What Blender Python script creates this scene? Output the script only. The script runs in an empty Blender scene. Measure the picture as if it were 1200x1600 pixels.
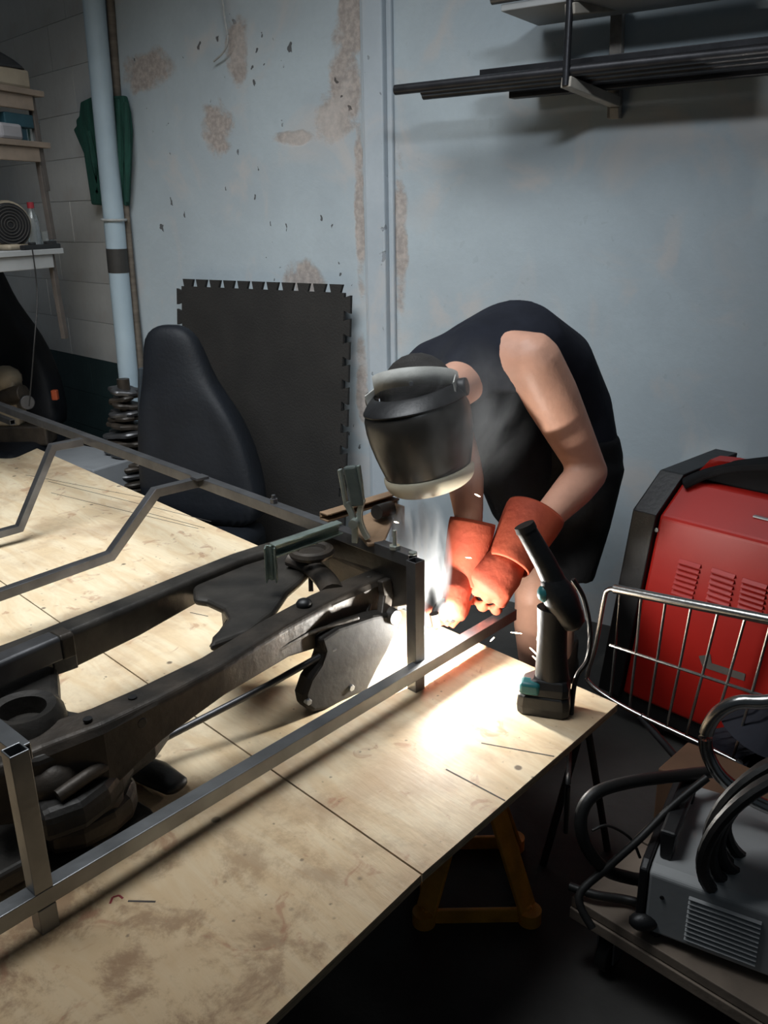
import bpy, bmesh, math, random
from mathutils import Vector as V, Matrix, noise as mnoise
random.seed(7)
SC = bpy.context.scene
COL = SC.collection
PI = math.pi

# ------------------------------------------------------------------ camera
F = 1350.0; PITCH = math.radians(19); ROLL = math.radians(-1.0); H = 1.5
fw = V((0, math.cos(PITCH), -math.sin(PITCH)))
r0 = V((1, 0, 0)); u0 = r0.cross(fw)
rt = math.cos(ROLL)*r0 + math.sin(ROLL)*u0
up = -math.sin(ROLL)*r0 + math.cos(ROLL)*u0
cam_d = bpy.data.cameras.new('camera'); cam = bpy.data.objects.new('camera', cam_d); COL.objects.link(cam)
cam_d.sensor_fit = 'VERTICAL'; cam_d.sensor_height = 36; cam_d.sensor_width = 27
cam_d.lens = F/1600*36; cam_d.clip_start = .05
cam.matrix_world = Matrix(((rt.x, up.x, -fw.x, 0), (rt.y, up.y, -fw.y, 0), (rt.z, up.z, -fw.z, H), (0, 0, 0, 1)))
SC.camera = cam
C0 = V((0, 0, H))

# ------------------------------------------------------------------ world, lamps, exposure
SC.view_settings.view_transform = 'Standard'; SC.view_settings.look = 'None'
SC.view_settings.gamma = 1; SC.view_settings.use_curve_mapping = False
SC.view_settings.exposure = 0.0
w = bpy.data.worlds.new('world'); SC.world = w; w.use_nodes = True
w.node_tree.nodes['Background'].inputs[0].default_value = (.55, .68, .80, 1)
w.node_tree.nodes['Background'].inputs[1].default_value = 0.045

def lamp(name, kind, loc, target, power, col, size=.5, size_y=None, radius=None, spread=None):
    d = bpy.data.lights.new(name, kind); o = bpy.data.objects.new(name, d); COL.objects.link(o)
    d.energy = power; d.color = col; o.location = loc
    if kind == 'AREA':
        d.shape = 'RECTANGLE'; d.size = size; d.size_y = size_y or size
        if spread: d.spread = math.radians(spread)
    elif radius: d.shadow_soft_size = radius
    if target is not None:
        o.rotation_euler = (V(target)-V(loc)).to_track_quat('-Z', 'Y').to_euler()
    return o
# broad soft daylight from overhead, its source out of view
lamp('overhead_light', 'AREA', (-1.0, 1.75, 3.2), (-1.05, 2.75, .5), 40, (.93, .97, 1.0), 1.9, 1.2, spread=98)
lamp('strip_lamp', 'AREA', (.28, .85, 2.65), (.55, 3.0, 1.45), 3.0, (.86, .93, 1.0), .5, .12, spread=75)

# ------------------------------------------------------------------ pixel helpers (1200x1600 frame) for surveying the room
def ray(x, y): return (x-600)/F*rt - (y-800)/F*up + fw
def Z(x, y, z):
    v = ray(x, y); return C0 + v*((z-H)/v.z)
def Y(x, y, d):
    v = ray(x, y); return C0 + v*(d/v.y)
def PL(x, y, P, d):
    """meet of the sight line with the vertical plane through P along horizontal direction d"""
    n = V((d[1], -d[0], 0)); v = ray(x, y); return C0 + v*((V(P)-C0).dot(n)/v.dot(n))
WN = V((-.562, -.827, 0))            # back wall, towards the room
WD = V((.827, -.562, 0))             # along the wall to the right
def W(x, y, off=0):
    v = ray(x, y); return C0 + v*((-2.94+off)/v.dot(WN))
DB = V((.677, -.736, 0)); DA = V((-.736, -.677, 0))   # table directions
UP = V((0, 0, 1))
TZ = .45

# ------------------------------------------------------------------ materials
def nodes(m):
    m.use_nodes = True; nt = m.node_tree; return nt, nt.nodes, nt.links
def setv(sock, v): sock.default_value = v
def mat(name, col, rough=.6, metal=0, var=.25, scale=18, bump=.15, col2=None, spec=.5, coat=0, stretch=None, bscale=None, emis=None):
    m = bpy.data.materials.new(name); nt, N, L = nodes(m); b = N['Principled BSDF']
    tc = N.new('ShaderNodeTexCoord'); mp = N.new('ShaderNodeMapping'); L.new(tc.outputs['Object'], mp.inputs[0])
    if stretch: mp.inputs['Scale'].default_value = stretch
    n = N.new('ShaderNodeTexNoise'); n.inputs['Scale'].default_value = scale; n.inputs['Detail'].default_value = 5
    L.new(mp.outputs[0], n.inputs[0])
    r = N.new('ShaderNodeValToRGB'); L.new(n.outputs['Fac'], r.inputs[0])
    c2 = col2 or tuple(c*(1-var) for c in col)
    r.color_ramp.elements[0].position = .35; r.color_ramp.elements[1].position = .68
    r.color_ramp.elements[0].color = (*c2, 1); r.color_ramp.elements[1].color = (*col, 1)
    L.new(r.outputs[0], b.inputs['Base Color'])
    b.inputs['Roughness'].default_value = rough; b.inputs['Metallic'].default_value = metal
    b.inputs['Specular IOR Level'].default_value = spec; b.inputs['Coat Weight'].default_value = coat
    if bump:
        n2 = N.new('ShaderNodeTexNoise'); n2.inputs['Scale'].default_value = bscale or scale*4; n2.inputs['Detail'].default_value = 4
        L.new(mp.outputs[0], n2.inputs[0])
        bp = N.new('ShaderNodeBump'); bp.inputs['Strength'].default_value = bump; bp.inputs['Distance'].default_value = .01
        L.new(n2.outputs['Fac'], bp.inputs['Height']); L.new(bp.outputs[0], b.inputs['Normal'])
    return m

def math_n(N, L, op, a, b=None, c=None):
    n = N.new('ShaderNodeMath'); n.operation = op
    for i, x in enumerate((a, b, c)):
        if x is None: continue
        if hasattr(x, 'is_linked') or hasattr(x, 'links'): L.new(x, n.inputs[i])
        else: n.inputs[i].default_value = x
    return n.outputs[0]
def smooth_n(N, L, v, lo, hi, t0=0., t1=1.):
    n = N.new('ShaderNodeMapRange'); n.interpolation_type = 'SMOOTHSTEP'
    L.new(v, n.inputs[0]); n.inputs[1].default_value = lo; n.inputs[2].default_value = hi
    n.inputs[3].default_value = t0; n.inputs[4].default_value = t1; return n.outputs[0]
def mix_n(N, L, f, a, b):
    n = N.new('ShaderNodeMix'); n.data_type = 'RGBA'
    if isinstance(f, float): n.inputs[0].default_value = f
    else: L.new(f, n.inputs[0])
    for s, x in ((6, a), (7, b)):
        if isinstance(x, tuple): n.inputs[s].default_value = (*x, 1)
        else: L.new(x, n.inputs[s])
    return n.outputs[2]
def noise_n(N, L, vec, scale, detail=5, rough=.55, dist=0):
    n = N.new('ShaderNodeTexNoise'); L.new(vec, n.inputs[0]); n.inputs['Scale'].default_value = scale
    n.inputs['Detail'].default_value = detail; n.inputs['Roughness'].default_value = rough; n.inputs['Distortion'].default_value = dist
    return n.outputs['Fac']

def wall_mat(name, base, base2, patches, chips=.5, chipx=1.5, patch_col=(.50, .42, .37)):
    """old limewash: patches = (s, z, rs, rz) worn ellipses in wall metres"""
    m = bpy.data.materials.new(name); nt, N, L = nodes(m); b = N['Principled BSDF']
    tc = N.new('ShaderNodeTexCoord'); P = tc.outputs['Object']
    sep = N.new('ShaderNodeSeparateXYZ'); L.new(P, sep.inputs[0]); X, Zc = sep.outputs[0], sep.outputs[2]
    big = noise_n(N, L, P, 1.6, 6, .6, .4); mid = noise_n(N, L, P, 7, 7, .65, .3); fine = noise_n(N, L, P, 45, 5, .6)
    col = mix_n(N, L, smooth_n(N, L, big, .3, .7), base, base2)
    col = mix_n(N, L, smooth_n(N, L, fine, .3, .8, 0, .25), col, tuple(c*.8 for c in base))
    total = None
    for (s, z, rs, rz) in patches:
        a = math_n(N, L, 'DIVIDE', math_n(N, L, 'SUBTRACT', X, s), rs); c = math_n(N, L, 'DIVIDE', math_n(N, L, 'SUBTRACT', Zc, z), rz)
        d = math_n(N, L, 'ADD', math_n(N, L, 'MULTIPLY', a, a), math_n(N, L, 'MULTIPLY', c, c))
        e = math_n(N, L, 'SUBTRACT', 1.0, d)
        total = e if total is None else math_n(N, L, 'MAXIMUM', total, e)
    worn = None
    if total is not None:
        t = math_n(N, L, 'ADD', math_n(N, L, 'MULTIPLY', math_n(N, L, 'MAXIMUM', total, -.8), .75), math_n(N, L, 'MULTIPLY', math_n(N, L, 'SUBTRACT', mid, .5), 2.2))
        worn = smooth_n(N, L, t, .10, .55, 0, .85)
        col = mix_n(N, L, worn, col, mix_n(N, L, smooth_n(N, L, fine, .35, .7), tuple(c*.62 for c in patch_col), patch_col))
    # pale smears and chips
    col = mix_n(N, L, smooth_n(N, L, noise_n(N, L, P, 3.2, 4, .6, .8), .50, .72, 0, .6), col, (.55, .51, .48))
    wn = N.new('ShaderNodeTexNoise'); L.new(P, wn.inputs[0]); wn.inputs['Scale'].default_value = 16; wn.inputs['Detail'].default_value = 4
    wv_ = N.new('ShaderNodeVectorMath'); wv_.operation = 'MULTIPLY_ADD'; L.new(wn.outputs['Color'], wv_.inputs[0]); wv_.inputs[1].default_value = (.09, .09, .09); L.new(P, wv_.inputs[2])
    mp = N.new('ShaderNodeMapping'); L.new(wv_.outputs[0], mp.inputs[0]); mp.inputs['Scale'].default_value = (1.3, 1, .7); mp.inputs['Rotation'].default_value = (0, .6, 0)
    vo = N.new('ShaderNodeTexVoronoi'); L.new(mp.outputs[0], vo.inputs[0]); vo.inputs['Scale'].default_value = 15; vo.inputs['Randomness'].default_value = 1
    chip = smooth_n(N, L, math_n(N, L, 'ADD', vo.outputs['Distance'], math_n(N, L, 'MULTIPLY', noise_n(N, L, P, 5, 3), .9)), .50, .545, 1, 0)
    chip = math_n(N, L, 'MULTIPLY', chip, smooth_n(N, L, noise_n(N, L, P, 2.6, 3, .5), .40, .47))
    chip = math_n(N, L, 'MULTIPLY', chip, smooth_n(N, L, X, chipx, chipx+.2, 1, .08))
    col = mix_n(N, L, math_n(N, L, 'MULTIPLY', chip, chips), col, (.06, .055, .055))
    L.new(col, b.inputs['Base Color']); b.inputs['Roughness'].default_value = .75; b.inputs['Specular IOR Level'].default_value = .25
    h = math_n(N, L, 'ADD', math_n(N, L, 'MULTIPLY', mid, .5), math_n(N, L, 'MULTIPLY', chip, -.35))
    if worn is not None: h = math_n(N, L, 'ADD', h, math_n(N, L, 'MULTIPLY', worn, -.4))
    bp = N.new('ShaderNodeBump'); bp.inputs['Strength'].default_value = .5; bp.inputs['Distance'].default_value = .012
    L.new(h, bp.inputs['Height']); L.new(bp.outputs[0], b.inputs['Normal'])
    return m

def ply_mat():
    m = bpy.data.materials.new('plywood'); nt, N, L = nodes(m); b = N['Principled BSDF']
    geo = N.new('ShaderNodeNewGeometry'); P0 = geo.outputs['Position']
    mp = N.new('ShaderNodeMapping'); L.new(P0, mp.inputs[0]); mp.inputs['Rotation'].default_value = (0, 0, math.radians(47)); P = mp.outputs[0]
    ms = N.new('ShaderNodeMapping'); L.new(P, ms.inputs[0]); ms.inputs['Scale'].default_value = (1.0, 4.5, 1)
    g = noise_n(N, L, ms.outputs[0], 3.2, 7, .6, 1.6); g2 = noise_n(N, L, ms.outputs[0], 22, 4, .6)
    col = mix_n(N, L, smooth_n(N, L, g, .36, .66), (.78, .60, .38), (.88, .74, .52))
    col = mix_n(N, L, smooth_n(N, L, g2, .35, .8, 0, .14), col, (.50, .38, .24))
    sm = noise_n(N, L, P0, 2.6, 6, .62, .5)
    col = mix_n(N, L, smooth_n(N, L, sm, .47, .68, 0, .6), col, (.40, .26, .16))
    # browner and darker towards the camera, with mottled brown stains over it
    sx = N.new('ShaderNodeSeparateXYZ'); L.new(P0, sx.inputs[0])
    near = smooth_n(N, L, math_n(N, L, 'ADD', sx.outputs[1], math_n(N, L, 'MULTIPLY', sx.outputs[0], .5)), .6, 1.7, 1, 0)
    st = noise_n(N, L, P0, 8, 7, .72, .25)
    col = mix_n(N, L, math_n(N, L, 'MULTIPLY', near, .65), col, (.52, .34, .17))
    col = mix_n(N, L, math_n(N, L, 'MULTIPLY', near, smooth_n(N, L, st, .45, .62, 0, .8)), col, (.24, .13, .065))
    red = noise_n(N, L, P0, 14, 4, .6, .8)
    col = mix_n(N, L, smooth_n(N, L, red, .60, .70, 0, .5), col, (.38, .16, .09))
    vo = N.new('ShaderNodeTexVoronoi'); L.new(P0, vo.inputs[0]); vo.inputs['Scale'].default_value = 11
    kn = smooth_n(N, L, math_n(N, L, 'ADD', vo.outputs['Distance'], math_n(N, L, 'MULTIPLY', st, .12)), .12, .17, 1, 0)
    kn = math_n(N, L, 'MULTIPLY', kn, smooth_n(N, L, noise_n(N, L, P0, 3.1, 2), .42, .52))
    col = mix_n(N, L, math_n(N, L, 'MULTIPLY', kn, .8), col, (.08, .055, .04))
    vo2 = N.new('ShaderNodeTexVoronoi'); L.new(P0, vo2.inputs[0]); vo2.inputs['Scale'].default_value = 34
    sp = math_n(N, L, 'MULTIPLY', smooth_n(N, L, math_n(N, L, 'ADD', vo2.outputs['Distance'], math_n(N, L, 'MULTIPLY', noise_n(N, L, P0, 70, 3), .5)), .26, .36, 1, 0), smooth_n(N, L, noise_n(N, L, P0, 5, 2), .44, .52))
    col = mix_n(N, L, math_n(N, L, 'MULTIPLY', sp, .6), col, (.10, .07, .05))
    L.new(col, b.inputs['Base Color']); b.inputs['Roughness'].default_value = .55; b.inputs['Specular IOR Level'].default_value = .35
    bp = N.new('ShaderNodeBump'); bp.inputs['Strength'].default_value = .12; bp.inputs['Distance'].default_value = .004
    L.new(g2, bp.inputs['Height']); L.new(bp.outputs[0], b.inputs['Normal'])
    return m

def emit(name, col, s):
    m = bpy.data.materials.new(name); nt, N, L = nodes(m); b = N['Principled BSDF']
    b.inputs['Emission Color'].default_value = (*col, 1); b.inputs['Emission Strength'].default_value = s
    return m

M = dict(
  floor=mat('concrete_floor', (.055, .052, .048), .8, var=.5, scale=4, bump=.3),
  blue=mat('blue_gloss_paint', (.40, .50, .56), .5, var=.15, scale=5, bump=.1),
  green=mat('green_dado_paint', (.030, .060, .062), .55, var=.3, scale=6, bump=.15),
  pipe=mat('painted_pipe', (.44, .55, .62), .4, var=.12, scale=6, bump=.08),
  steel=mat('mill_steel', (.15, .15, .155), .42, .75, var=.35, scale=14, bump=.06, stretch=(1, 1, 1)),
  steel_l=mat('clean_steel_tube', (.30, .31, .32), .38, .8, var=.35, scale=10, bump=.06),
  dark=mat('oily_chassis_steel', (.060, .053, .045), .48, .3, col2=(.020, .018, .016), scale=9, bump=.2, bscale=40),
  dark2=mat('rust_chassis_steel', (.070, .055, .042), .5, .3, col2=(.026, .022, .018), scale=12, bump=.2, bscale=45),
  zinc=mat('zinc_channel', (.42, .50, .45), .35, .8, var=.3, scale=25, bump=.1),
  chrome=mat('dull_chrome', (.52, .51, .49), .25, 1, var=.25, scale=20, bump=.04),
  jaw=mat('clamp_jaw_steel', (.55, .60, .55), .35, .8, var=.3, scale=30, bump=.1),
  clampgrip=mat('clamp_handle_paint', (.10, .12, .11), .4, .3, var=.3, scale=20, bump=.1),
  woodb=mat('brown_wood', (.30, .19, .11), .65, var=.45, scale=6, bump=.2, stretch=(1, 1, 8)),
  shelfw=mat('shelf_wood', (.27, .21, .16), .7, var=.35, scale=8, bump=.2),
  bracket=mat('painted_bracket', (.46, .42, .36), .6, var=.3, scale=14, bump=.15),
  batten=mat('worn_batten', (.34, .31, .28), .7, var=.4, scale=16, bump=.2),
  rubber=mat('black_rubber_mat', (.022, .020, .018), .75, var=.35, scale=5, bump=.25, bscale=120),
  vinyl=mat('black_seat_vinyl', (.006, .008, .012), .6, var=.3, scale=8, bump=.12, bscale=60, spec=.3),
  seatshell=mat('grey_seat_side', (.035, .045, .055), .5, var=.3, scale=8, bump=.2),
  black=mat('black_plastic', (.012, .012, .013), .45, var=.3, scale=20, bump=.08),
  blacksoft=mat('black_hose', (.016, .015, .014), .5, var=.3, scale=20, bump=.08),
  redp=mat('red_sheet_paint', (.33, .010, .006), .42, var=.12, scale=4, bump=.03, spec=.35),
  grey=mat('grey_sheet_paint', (.28, .295, .31), .45, var=.15, scale=8, bump=.05),
  greyp=mat('pale_grey_paint', (.40, .41, .41), .5, var=.15, scale=8, bump=.05),
  card=mat('brown_cardboard', (.19, .10, .055), .8, var=.3, scale=8, bump=.1),
  yellow=mat('yellow_stand_paint', (.85, .38, .04), .5, 0, var=.35, scale=15, bump=.15),
  teal=mat('teal_plastic', (.02, .16, .17), .4, var=.2, scale=14, bump=.05),
  canvas=mat('green_canvas', (.012, .075, .055), .85, var=.35, scale=9, bump=.4, stretch=(4, 4, 1)),
  tape=mat('dark_label_tape', (.045, .042, .038), .6, var=.2, scale=20, bump=.05),
  cord=mat('pale_cord', (.45, .46, .45), .8, var=.2, scale=60, bump=.3),
  skin=mat('skin', (.62, .335, .235), .5, var=.16, scale=14, bump=.12, bscale=90, spec=.4),
  hair=mat('dark_hair', (.022, .018, .015), .6, var=.4, scale=60, bump=.6, stretch=(1, 1, 6)),
  vest=mat('navy_black_vest', (.014, .016, .024), .9, var=.3, scale=12, bump=.7, bscale=9, spec=.2),
  shorts=mat('black_shorts', (.010, .010, .011), .9, var=.3, scale=12, bump=.35, bscale=30, spec=.2),
  glove=mat('orange_leather', (.46, .088, .040), .75, col2=(.33, .055, .028), scale=9, bump=.16, bscale=50, spec=.3),
  gpale=mat('worn_pale_leather', (.46, .27, .14), .75, var=.3, scale=20, bump=.5, bscale=70),
  visor=mat('dark_visor', (.028, .025, .021), .32, var=.35, scale=9, bump=.05, spec=.6),
  rim=mat('pale_visor_rim', (.62, .56, .42), .45, var=.12, scale=12, bump=.05),
  strap=mat('grey_headband', (.42, .42, .39), .6, var=.25, scale=14, bump=.15),
  boot=mat('brown_boot', (.05, .03, .022), .7, var=.3, scale=14, bump=.2),
  whitep=mat('white_plastic', (.28, .27, .28), .45, var=.15, scale=14, bump=.05),
  beige=mat('beige_case', (.30, .25, .18), .6, var=.2, scale=14, bump=.05),
  bluebox=mat('blue_box', (.012, .055, .075), .6, var=.2, scale=14, bump=.05),
  redcap=mat('red_cap', (.28, .02, .03), .5, var=.2, scale=14, bump=.05),
  orange=mat('orange_plastic', (.5, .09, .03), .5, var=.2, scale=14, bump=.05),
  pencil=mat('ply_line', (.07, .06, .055), .8, var=.3, scale=30, bump=0),
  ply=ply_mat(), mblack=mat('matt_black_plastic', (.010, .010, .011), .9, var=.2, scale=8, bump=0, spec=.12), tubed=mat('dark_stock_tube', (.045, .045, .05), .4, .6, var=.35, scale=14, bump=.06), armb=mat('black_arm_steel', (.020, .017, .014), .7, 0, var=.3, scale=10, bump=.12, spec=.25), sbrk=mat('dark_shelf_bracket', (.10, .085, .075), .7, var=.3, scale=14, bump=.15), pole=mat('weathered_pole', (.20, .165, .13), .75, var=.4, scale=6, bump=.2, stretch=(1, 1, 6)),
  arc=emit('arc_glow', (.85, .95, 1.0), 900), spark=emit('spark_glow', (1, .72, .42), 30),
  sheet=mat('ply_edge', (.62, .46, .28), .7, var=.45, scale=30, bump=.3, stretch=(1, 1, 12)),
)
def glass_mat():
    m = bpy.data.materials.new('clear_glass'); nt, N, L = nodes(m); b = N['Principled BSDF']
    b.inputs['Base Color'].default_value = (.8, .85, .85, 1); b.inputs['Roughness'].default_value = .08
    b.inputs['Transmission Weight'].default_value = .9; return m
M['glass'] = glass_mat()

# ------------------------------------------------------------------ mesh kit
def orth(t, hint):
    t = t.normalized(); a = (hint - t*hint.dot(t))
    if a.length < 1e-5: a = V((1, 0, 0)) - t*t.x
    a.normalize(); return a, t.cross(a)
class MB:
    def __init__(s): s.v = []; s.f = []
    def add(s, vs, fs):
        n = len(s.v); s.v += [V(q) for q in vs]; s.f += [tuple(i+n for i in f) for f in fs]; return s
    def box(s, c, size, ax=None):
        c = V(c); X, Yv, Zv = ax or (V((1, 0, 0)), V((0, 1, 0)), V((0, 0, 1)))
        vs = [c + X*(sx*size[0]/2) + Yv*(sy*size[1]/2) + Zv*(sz*size[2]/2) for sz in (-1, 1) for sy in (-1, 1) for sx in (-1, 1)]
        return s.add(vs, [(0, 2, 3, 1), (4, 5, 7, 6), (0, 1, 5, 4), (1, 3, 7, 5), (3, 2, 6, 7), (2, 0, 4, 6)])
    def loft(s, rings, closed=True, caps=True):
        n = len(rings[0]); vs = [p for r in rings for p in r]; fs = []
        for i in range(len(rings)-1):
            for j in range(n if closed else n-1):
                k = (j+1) % n; fs.append((i*n+j, i*n+k, (i+1)*n+k, (i+1)*n+j))
        if caps and closed: fs += [tuple(range(n))[::-1], tuple(range((len(rings)-1)*n, len(rings)*n))]
        return s.add(vs, fs)
    def rod(s, pts, r, seg=10, hint=V((0, 0, 1)), rnd=False):
        """round tube along pts; r number or list (or list of (ra, rb) with ra along hint)"""
        pts = [V(p) for p in pts]; n = len(pts); rings = []
        rs = r if isinstance(r, (list, tuple)) else [r]*n
        if rnd:
            e0 = (pts[0]-pts[1]).normalized(); e1 = (pts[-1]-pts[-2]).normalized()
            g = lambda q: (q[0], q[1]) if isinstance(q, tuple) else (q, q)
            a0, b0 = g(rs[0]); a1, b1 = g(rs[-1]); m0 = min(a0, b0); m1 = min(a1, b1)
            P, R = [], []
            for k in (.96, .6): 
                h = m0*k; sc = math.sqrt(1-k*k); P.append(pts[0]+e0*h); R.append((a0*sc, b0*sc))
            P += pts; R += [g(q) for q in rs]
            for k in (.6, .96):
                h = m1*k; sc = math.sqrt(1-k*k); P.append(pts[-1]+e1*h); R.append((a1*sc, b1*sc))
            pts, rs, n = P, R, len(P)
        for i, p in enumerate(pts):
            t = (pts[min(i+1, n-1)] - pts[max(i-1, 0)])
            a, b = orth(t, hint); q = rs[i]; ra, rb = q if isinstance(q, tuple) else (q, q)
            rings.append([p + a*(math.cos(2*PI*k/seg)*ra) + b*(math.sin(2*PI*k/seg)*rb) for k in range(seg)])
        return s.loft(rings)
    def bar(s, pts, w, h, hint=V((0, 0, 1))):
        """rectangular bar mitred along pts: h along hint, w across"""
        pts = [V(p) for p in pts]; n = len(pts); rings = []
        for i, p in enumerate(pts):
            t0 = (pts[i]-pts[i-1]).normalized() if i else (pts[1]-pts[0]).normalized()
            t1 = (pts[i+1]-pts[i]).normalized() if i < n-1 else t0
            t = (t0+t1).normalized(); a, b = orth(t, hint); k = 1/max(.5, t.dot(t1))
            rings.append([p + a*(sx*h/2*k) + b*(sy*w/2) for sx, sy in ((-1, -1), (1, -1), (1, 1), (-1, 1))])
        return s.loft(rings)
    def prism(s, poly, ext):
        """polygon (3d points) extruded by vector ext"""
        poly = [V(p) for p in poly]; ext = V(ext); n = len(poly)
        vs = poly + [p+ext for p in poly]
        fs = [tuple(range(n)), tuple(range(n, 2*n))[::-1]] + [(i, i+n, (i+1) % n+n, (i+1) % n) for i in range(n)]
        return s.add(vs, fs)
    def ball(s, c, r, seg=14, ax=None):
        c = V(c); rx, ry, rz = r if isinstance(r, tuple) else (r, r, r)
        X, Yv, Zv = ax or (V((1, 0, 0)), V((0, 1, 0)), V((0, 0, 1))); rings = []
        m = seg//2
        for i in range(m+1):
            ph = PI*(i+.02)/(m+.04); rings.append([c + X*(rx*math.sin(ph)*math.cos(2*PI*j/seg)) + Yv*(ry*math.sin(ph)*math.sin(2*PI*j/seg)) - Zv*(rz*math.cos(ph)) for j in range(seg)])
        return s.loft(rings)
    def cyl(s, c, axis, r, h, seg=20, r2=None):
        c = V(c); t = V(axis).normalized(); a, b = orth(t, V((.3, .2, 1))); rr = r2 if r2 is not None else r
        return s.loft([[c - t*h/2 + (a*math.cos(2*PI*k/seg)+b*math.sin(2*PI*k/seg))*r for k in range(seg)],
                       [c + t*h/2 + (a*math.cos(2*PI*k/seg)+b*math.sin(2*PI*k/seg))*rr for k in range(seg)]])
    def ring(s, c, axis, R, r, seg=28, sec=8, a0=0, a1=2*PI):
        c = V(c); t = V(axis).normalized(); a, b = orth(t, V((.3, .2, 1)))
        full = abs(a1-a0-2*PI) < 1e-4; rings = []
        for i in range(seg+1):
            th = a0+(a1-a0)*i/seg; d = a*math.cos(th)+b*math.sin(th)
            rings.append([c + d*(R + r*math.cos(2*PI*k/sec)) + t*(r*math.sin(2*PI*k/sec)) for k in range(sec)])
        return s.loft(rings, caps=not full)

def base_of(vs):
    z = min(p.z for p in vs); return V((sum(p.x for p in vs)/len(vs), sum(p.y for p in vs)/len(vs), z))
def wpos(o):
    p = V(o.location)
    while o.parent: o = o.parent; p = p + o.location
    return p
def tag(o, label=None, cat=None, group=None, kind=None):
    if label: o['label'] = label
    if cat: o['category'] = cat
    if group: o['group'] = group
    if kind: o['kind'] = kind
    return o
def obj(name, mb, m, parent=None, bevel=0, smooth=False, remesh=0, sm_it=0, solid=0, subsurf=0, seg=2, label=None):
    me = bpy.data.meshes.new(name); org = wpos(parent) if parent else base_of(mb.v)
    me.from_pydata([tuple(p-org) for p in mb.v], [], mb.f); me.validate()
    bm = bmesh.new(); bm.from_mesh(me); bmesh.ops.recalc_face_normals(bm, faces=bm.faces); bm.to_mesh(me); bm.free()
    me.materials.append(m)
    if smooth or remesh: me.polygons.foreach_set('use_smooth', [True]*len(me.polygons))
    o = bpy.data.objects.new(name, me); COL.objects.link(o)
    if parent: o.parent = parent
    else: o.location = org
    if solid: d = o.modifiers.new('solid', 'SOLIDIFY'); d.thickness = solid; d.offset = 0
    if remesh:
        d = o.modifiers.new('remesh', 'REMESH'); d.mode = 'VOXEL'; d.voxel_size = remesh; d.use_smooth_shade = True
    if sm_it: d = o.modifiers.new('smooth', 'SMOOTH'); d.factor = .5; d.iterations = sm_it
    if subsurf: d = o.modifiers.new('sub', 'SUBSURF'); d.levels = d.render_levels = subsurf
    if bevel: d = o.modifiers.new('bevel', 'BEVEL'); d.width = bevel; d.segments = seg; d.limit_method = 'ANGLE'; d.angle_limit = math.radians(35)
    if smooth and not remesh and not subsurf:
        try:
            me.set_sharp_from_angle(angle=math.radians(40))
        except Exception: pass
    if label: o['label'] = label
    return o
def thing(name, loc, label, cat, group=None):
    o = bpy.data.objects.new(name, None); COL.objects.link(o); o.empty_display_size = .05
    o.location = V(loc); return tag(o, label, cat, group)
def deep_copy(o, parent=None):
    c = o.copy(); COL.objects.link(c)
    if parent: c.parent = parent
    for ch in [q for q in bpy.data.objects if q.parent == o]: deep_copy(ch, c)
    return c
def spline(pts, n=8):
    pts = [V(p) for p in pts]; out = []
    for i in range(len(pts)-1):
        p0 = pts[max(i-1, 0)]; p1 = pts[i]; p2 = pts[i+1]; p3 = pts[min(i+2, len(pts)-1)]
        for k in range(n):
            t = k/n; out.append(.5*((2*p1) + (p2-p0)*t + (2*p0-5*p1+4*p2-p3)*t*t + (3*p1-p0-3*p2+p3)*t**3))
    return out+[pts[-1]]

# ================================================================== SETTING
def struct(o): o['kind'] = 'structure'; return o
struct(obj('floor', MB().box((0, 2.6, -.05), (9, 8, .1)), M['floor']))
def wall_obj(name, origin, d, length, h, th, m, extra=None):
    """wall with local X along d, front face at local y=0, room on the -y side"""
    mb = MB().box((length/2, th/2, h/2), (length, th, h))
    if extra: extra(mb)
    me = bpy.data.meshes.new(name); me.from_pydata([tuple(p) for p in mb.v], [], mb.f); me.materials.append(m)
    o = bpy.data.objects.new(name, me); COL.objects.link(o); o.location = V((origin[0], origin[1], 0))
    o.rotation_euler = (0, 0, math.atan2(d.y, d.x)); return struct(o)
PC = W(172, 300)                                   # where the pipe stands: the blockwork begins here
PE = W(1290, 300)
LW = (PE-PC).length
def ws(x, y): return (W(x, y)-V((PC.x, PC.y, 0))).dot(WD), W(x, y).z
patches = []
for (x, y, rx, ry) in [(552, 30, 30, 110), (540, 120, 34, 110), (522, 190, 40, 50), (340, 200, 30, 55), (372, 80, 22, 70), (475, 440, 40, 40), (230, 110, 50, 40), (455, 215, 40, 14), (562, 330, 10, 170), (566, 600, 12, 90), (625, 380, 14, 170)]:
    s, z = ws(x, y); s2, _ = ws(x+rx, y); _, z2 = ws(x, y-ry); patches.append((s, z, s2-s, z2-z))
m_wall = wall_mat('limewashed_plaster', (.47, .54, .575), (.40, .455, .49), patches, .85, ws(560, 300)[0])
wall_obj('wall_back', PC, WD, LW, 3.3, .12, m_wall)
# pilaster strip (moulded door lining) and its thin stop
def vstrip(x0, x1, y, th, m, name, z0=0, z1=3.3):
    a = W(x0, y); b = W(x1, y); a.z = b.z = 0; off = WN*th
    mb = MB(); mb.prism([a + UP*z0, b + UP*z0, b + UP*z0 + off, a + UP*z0 + off], UP*(z1-z0)); o = obj(name, mb, m, bevel=.006); return struct(o)
m_trim = wall_mat('painted_trim', (.46, .51, .55), (.39, .44, .48), [], .4)
vstrip(580, 610, 280, .045, m_trim, 'trim_1')
vstrip(571, 580, 280, .018, m_trim, 'trim_2')
vstrip(610, 618, 280, .02, m_trim, 'trim_3')
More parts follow.
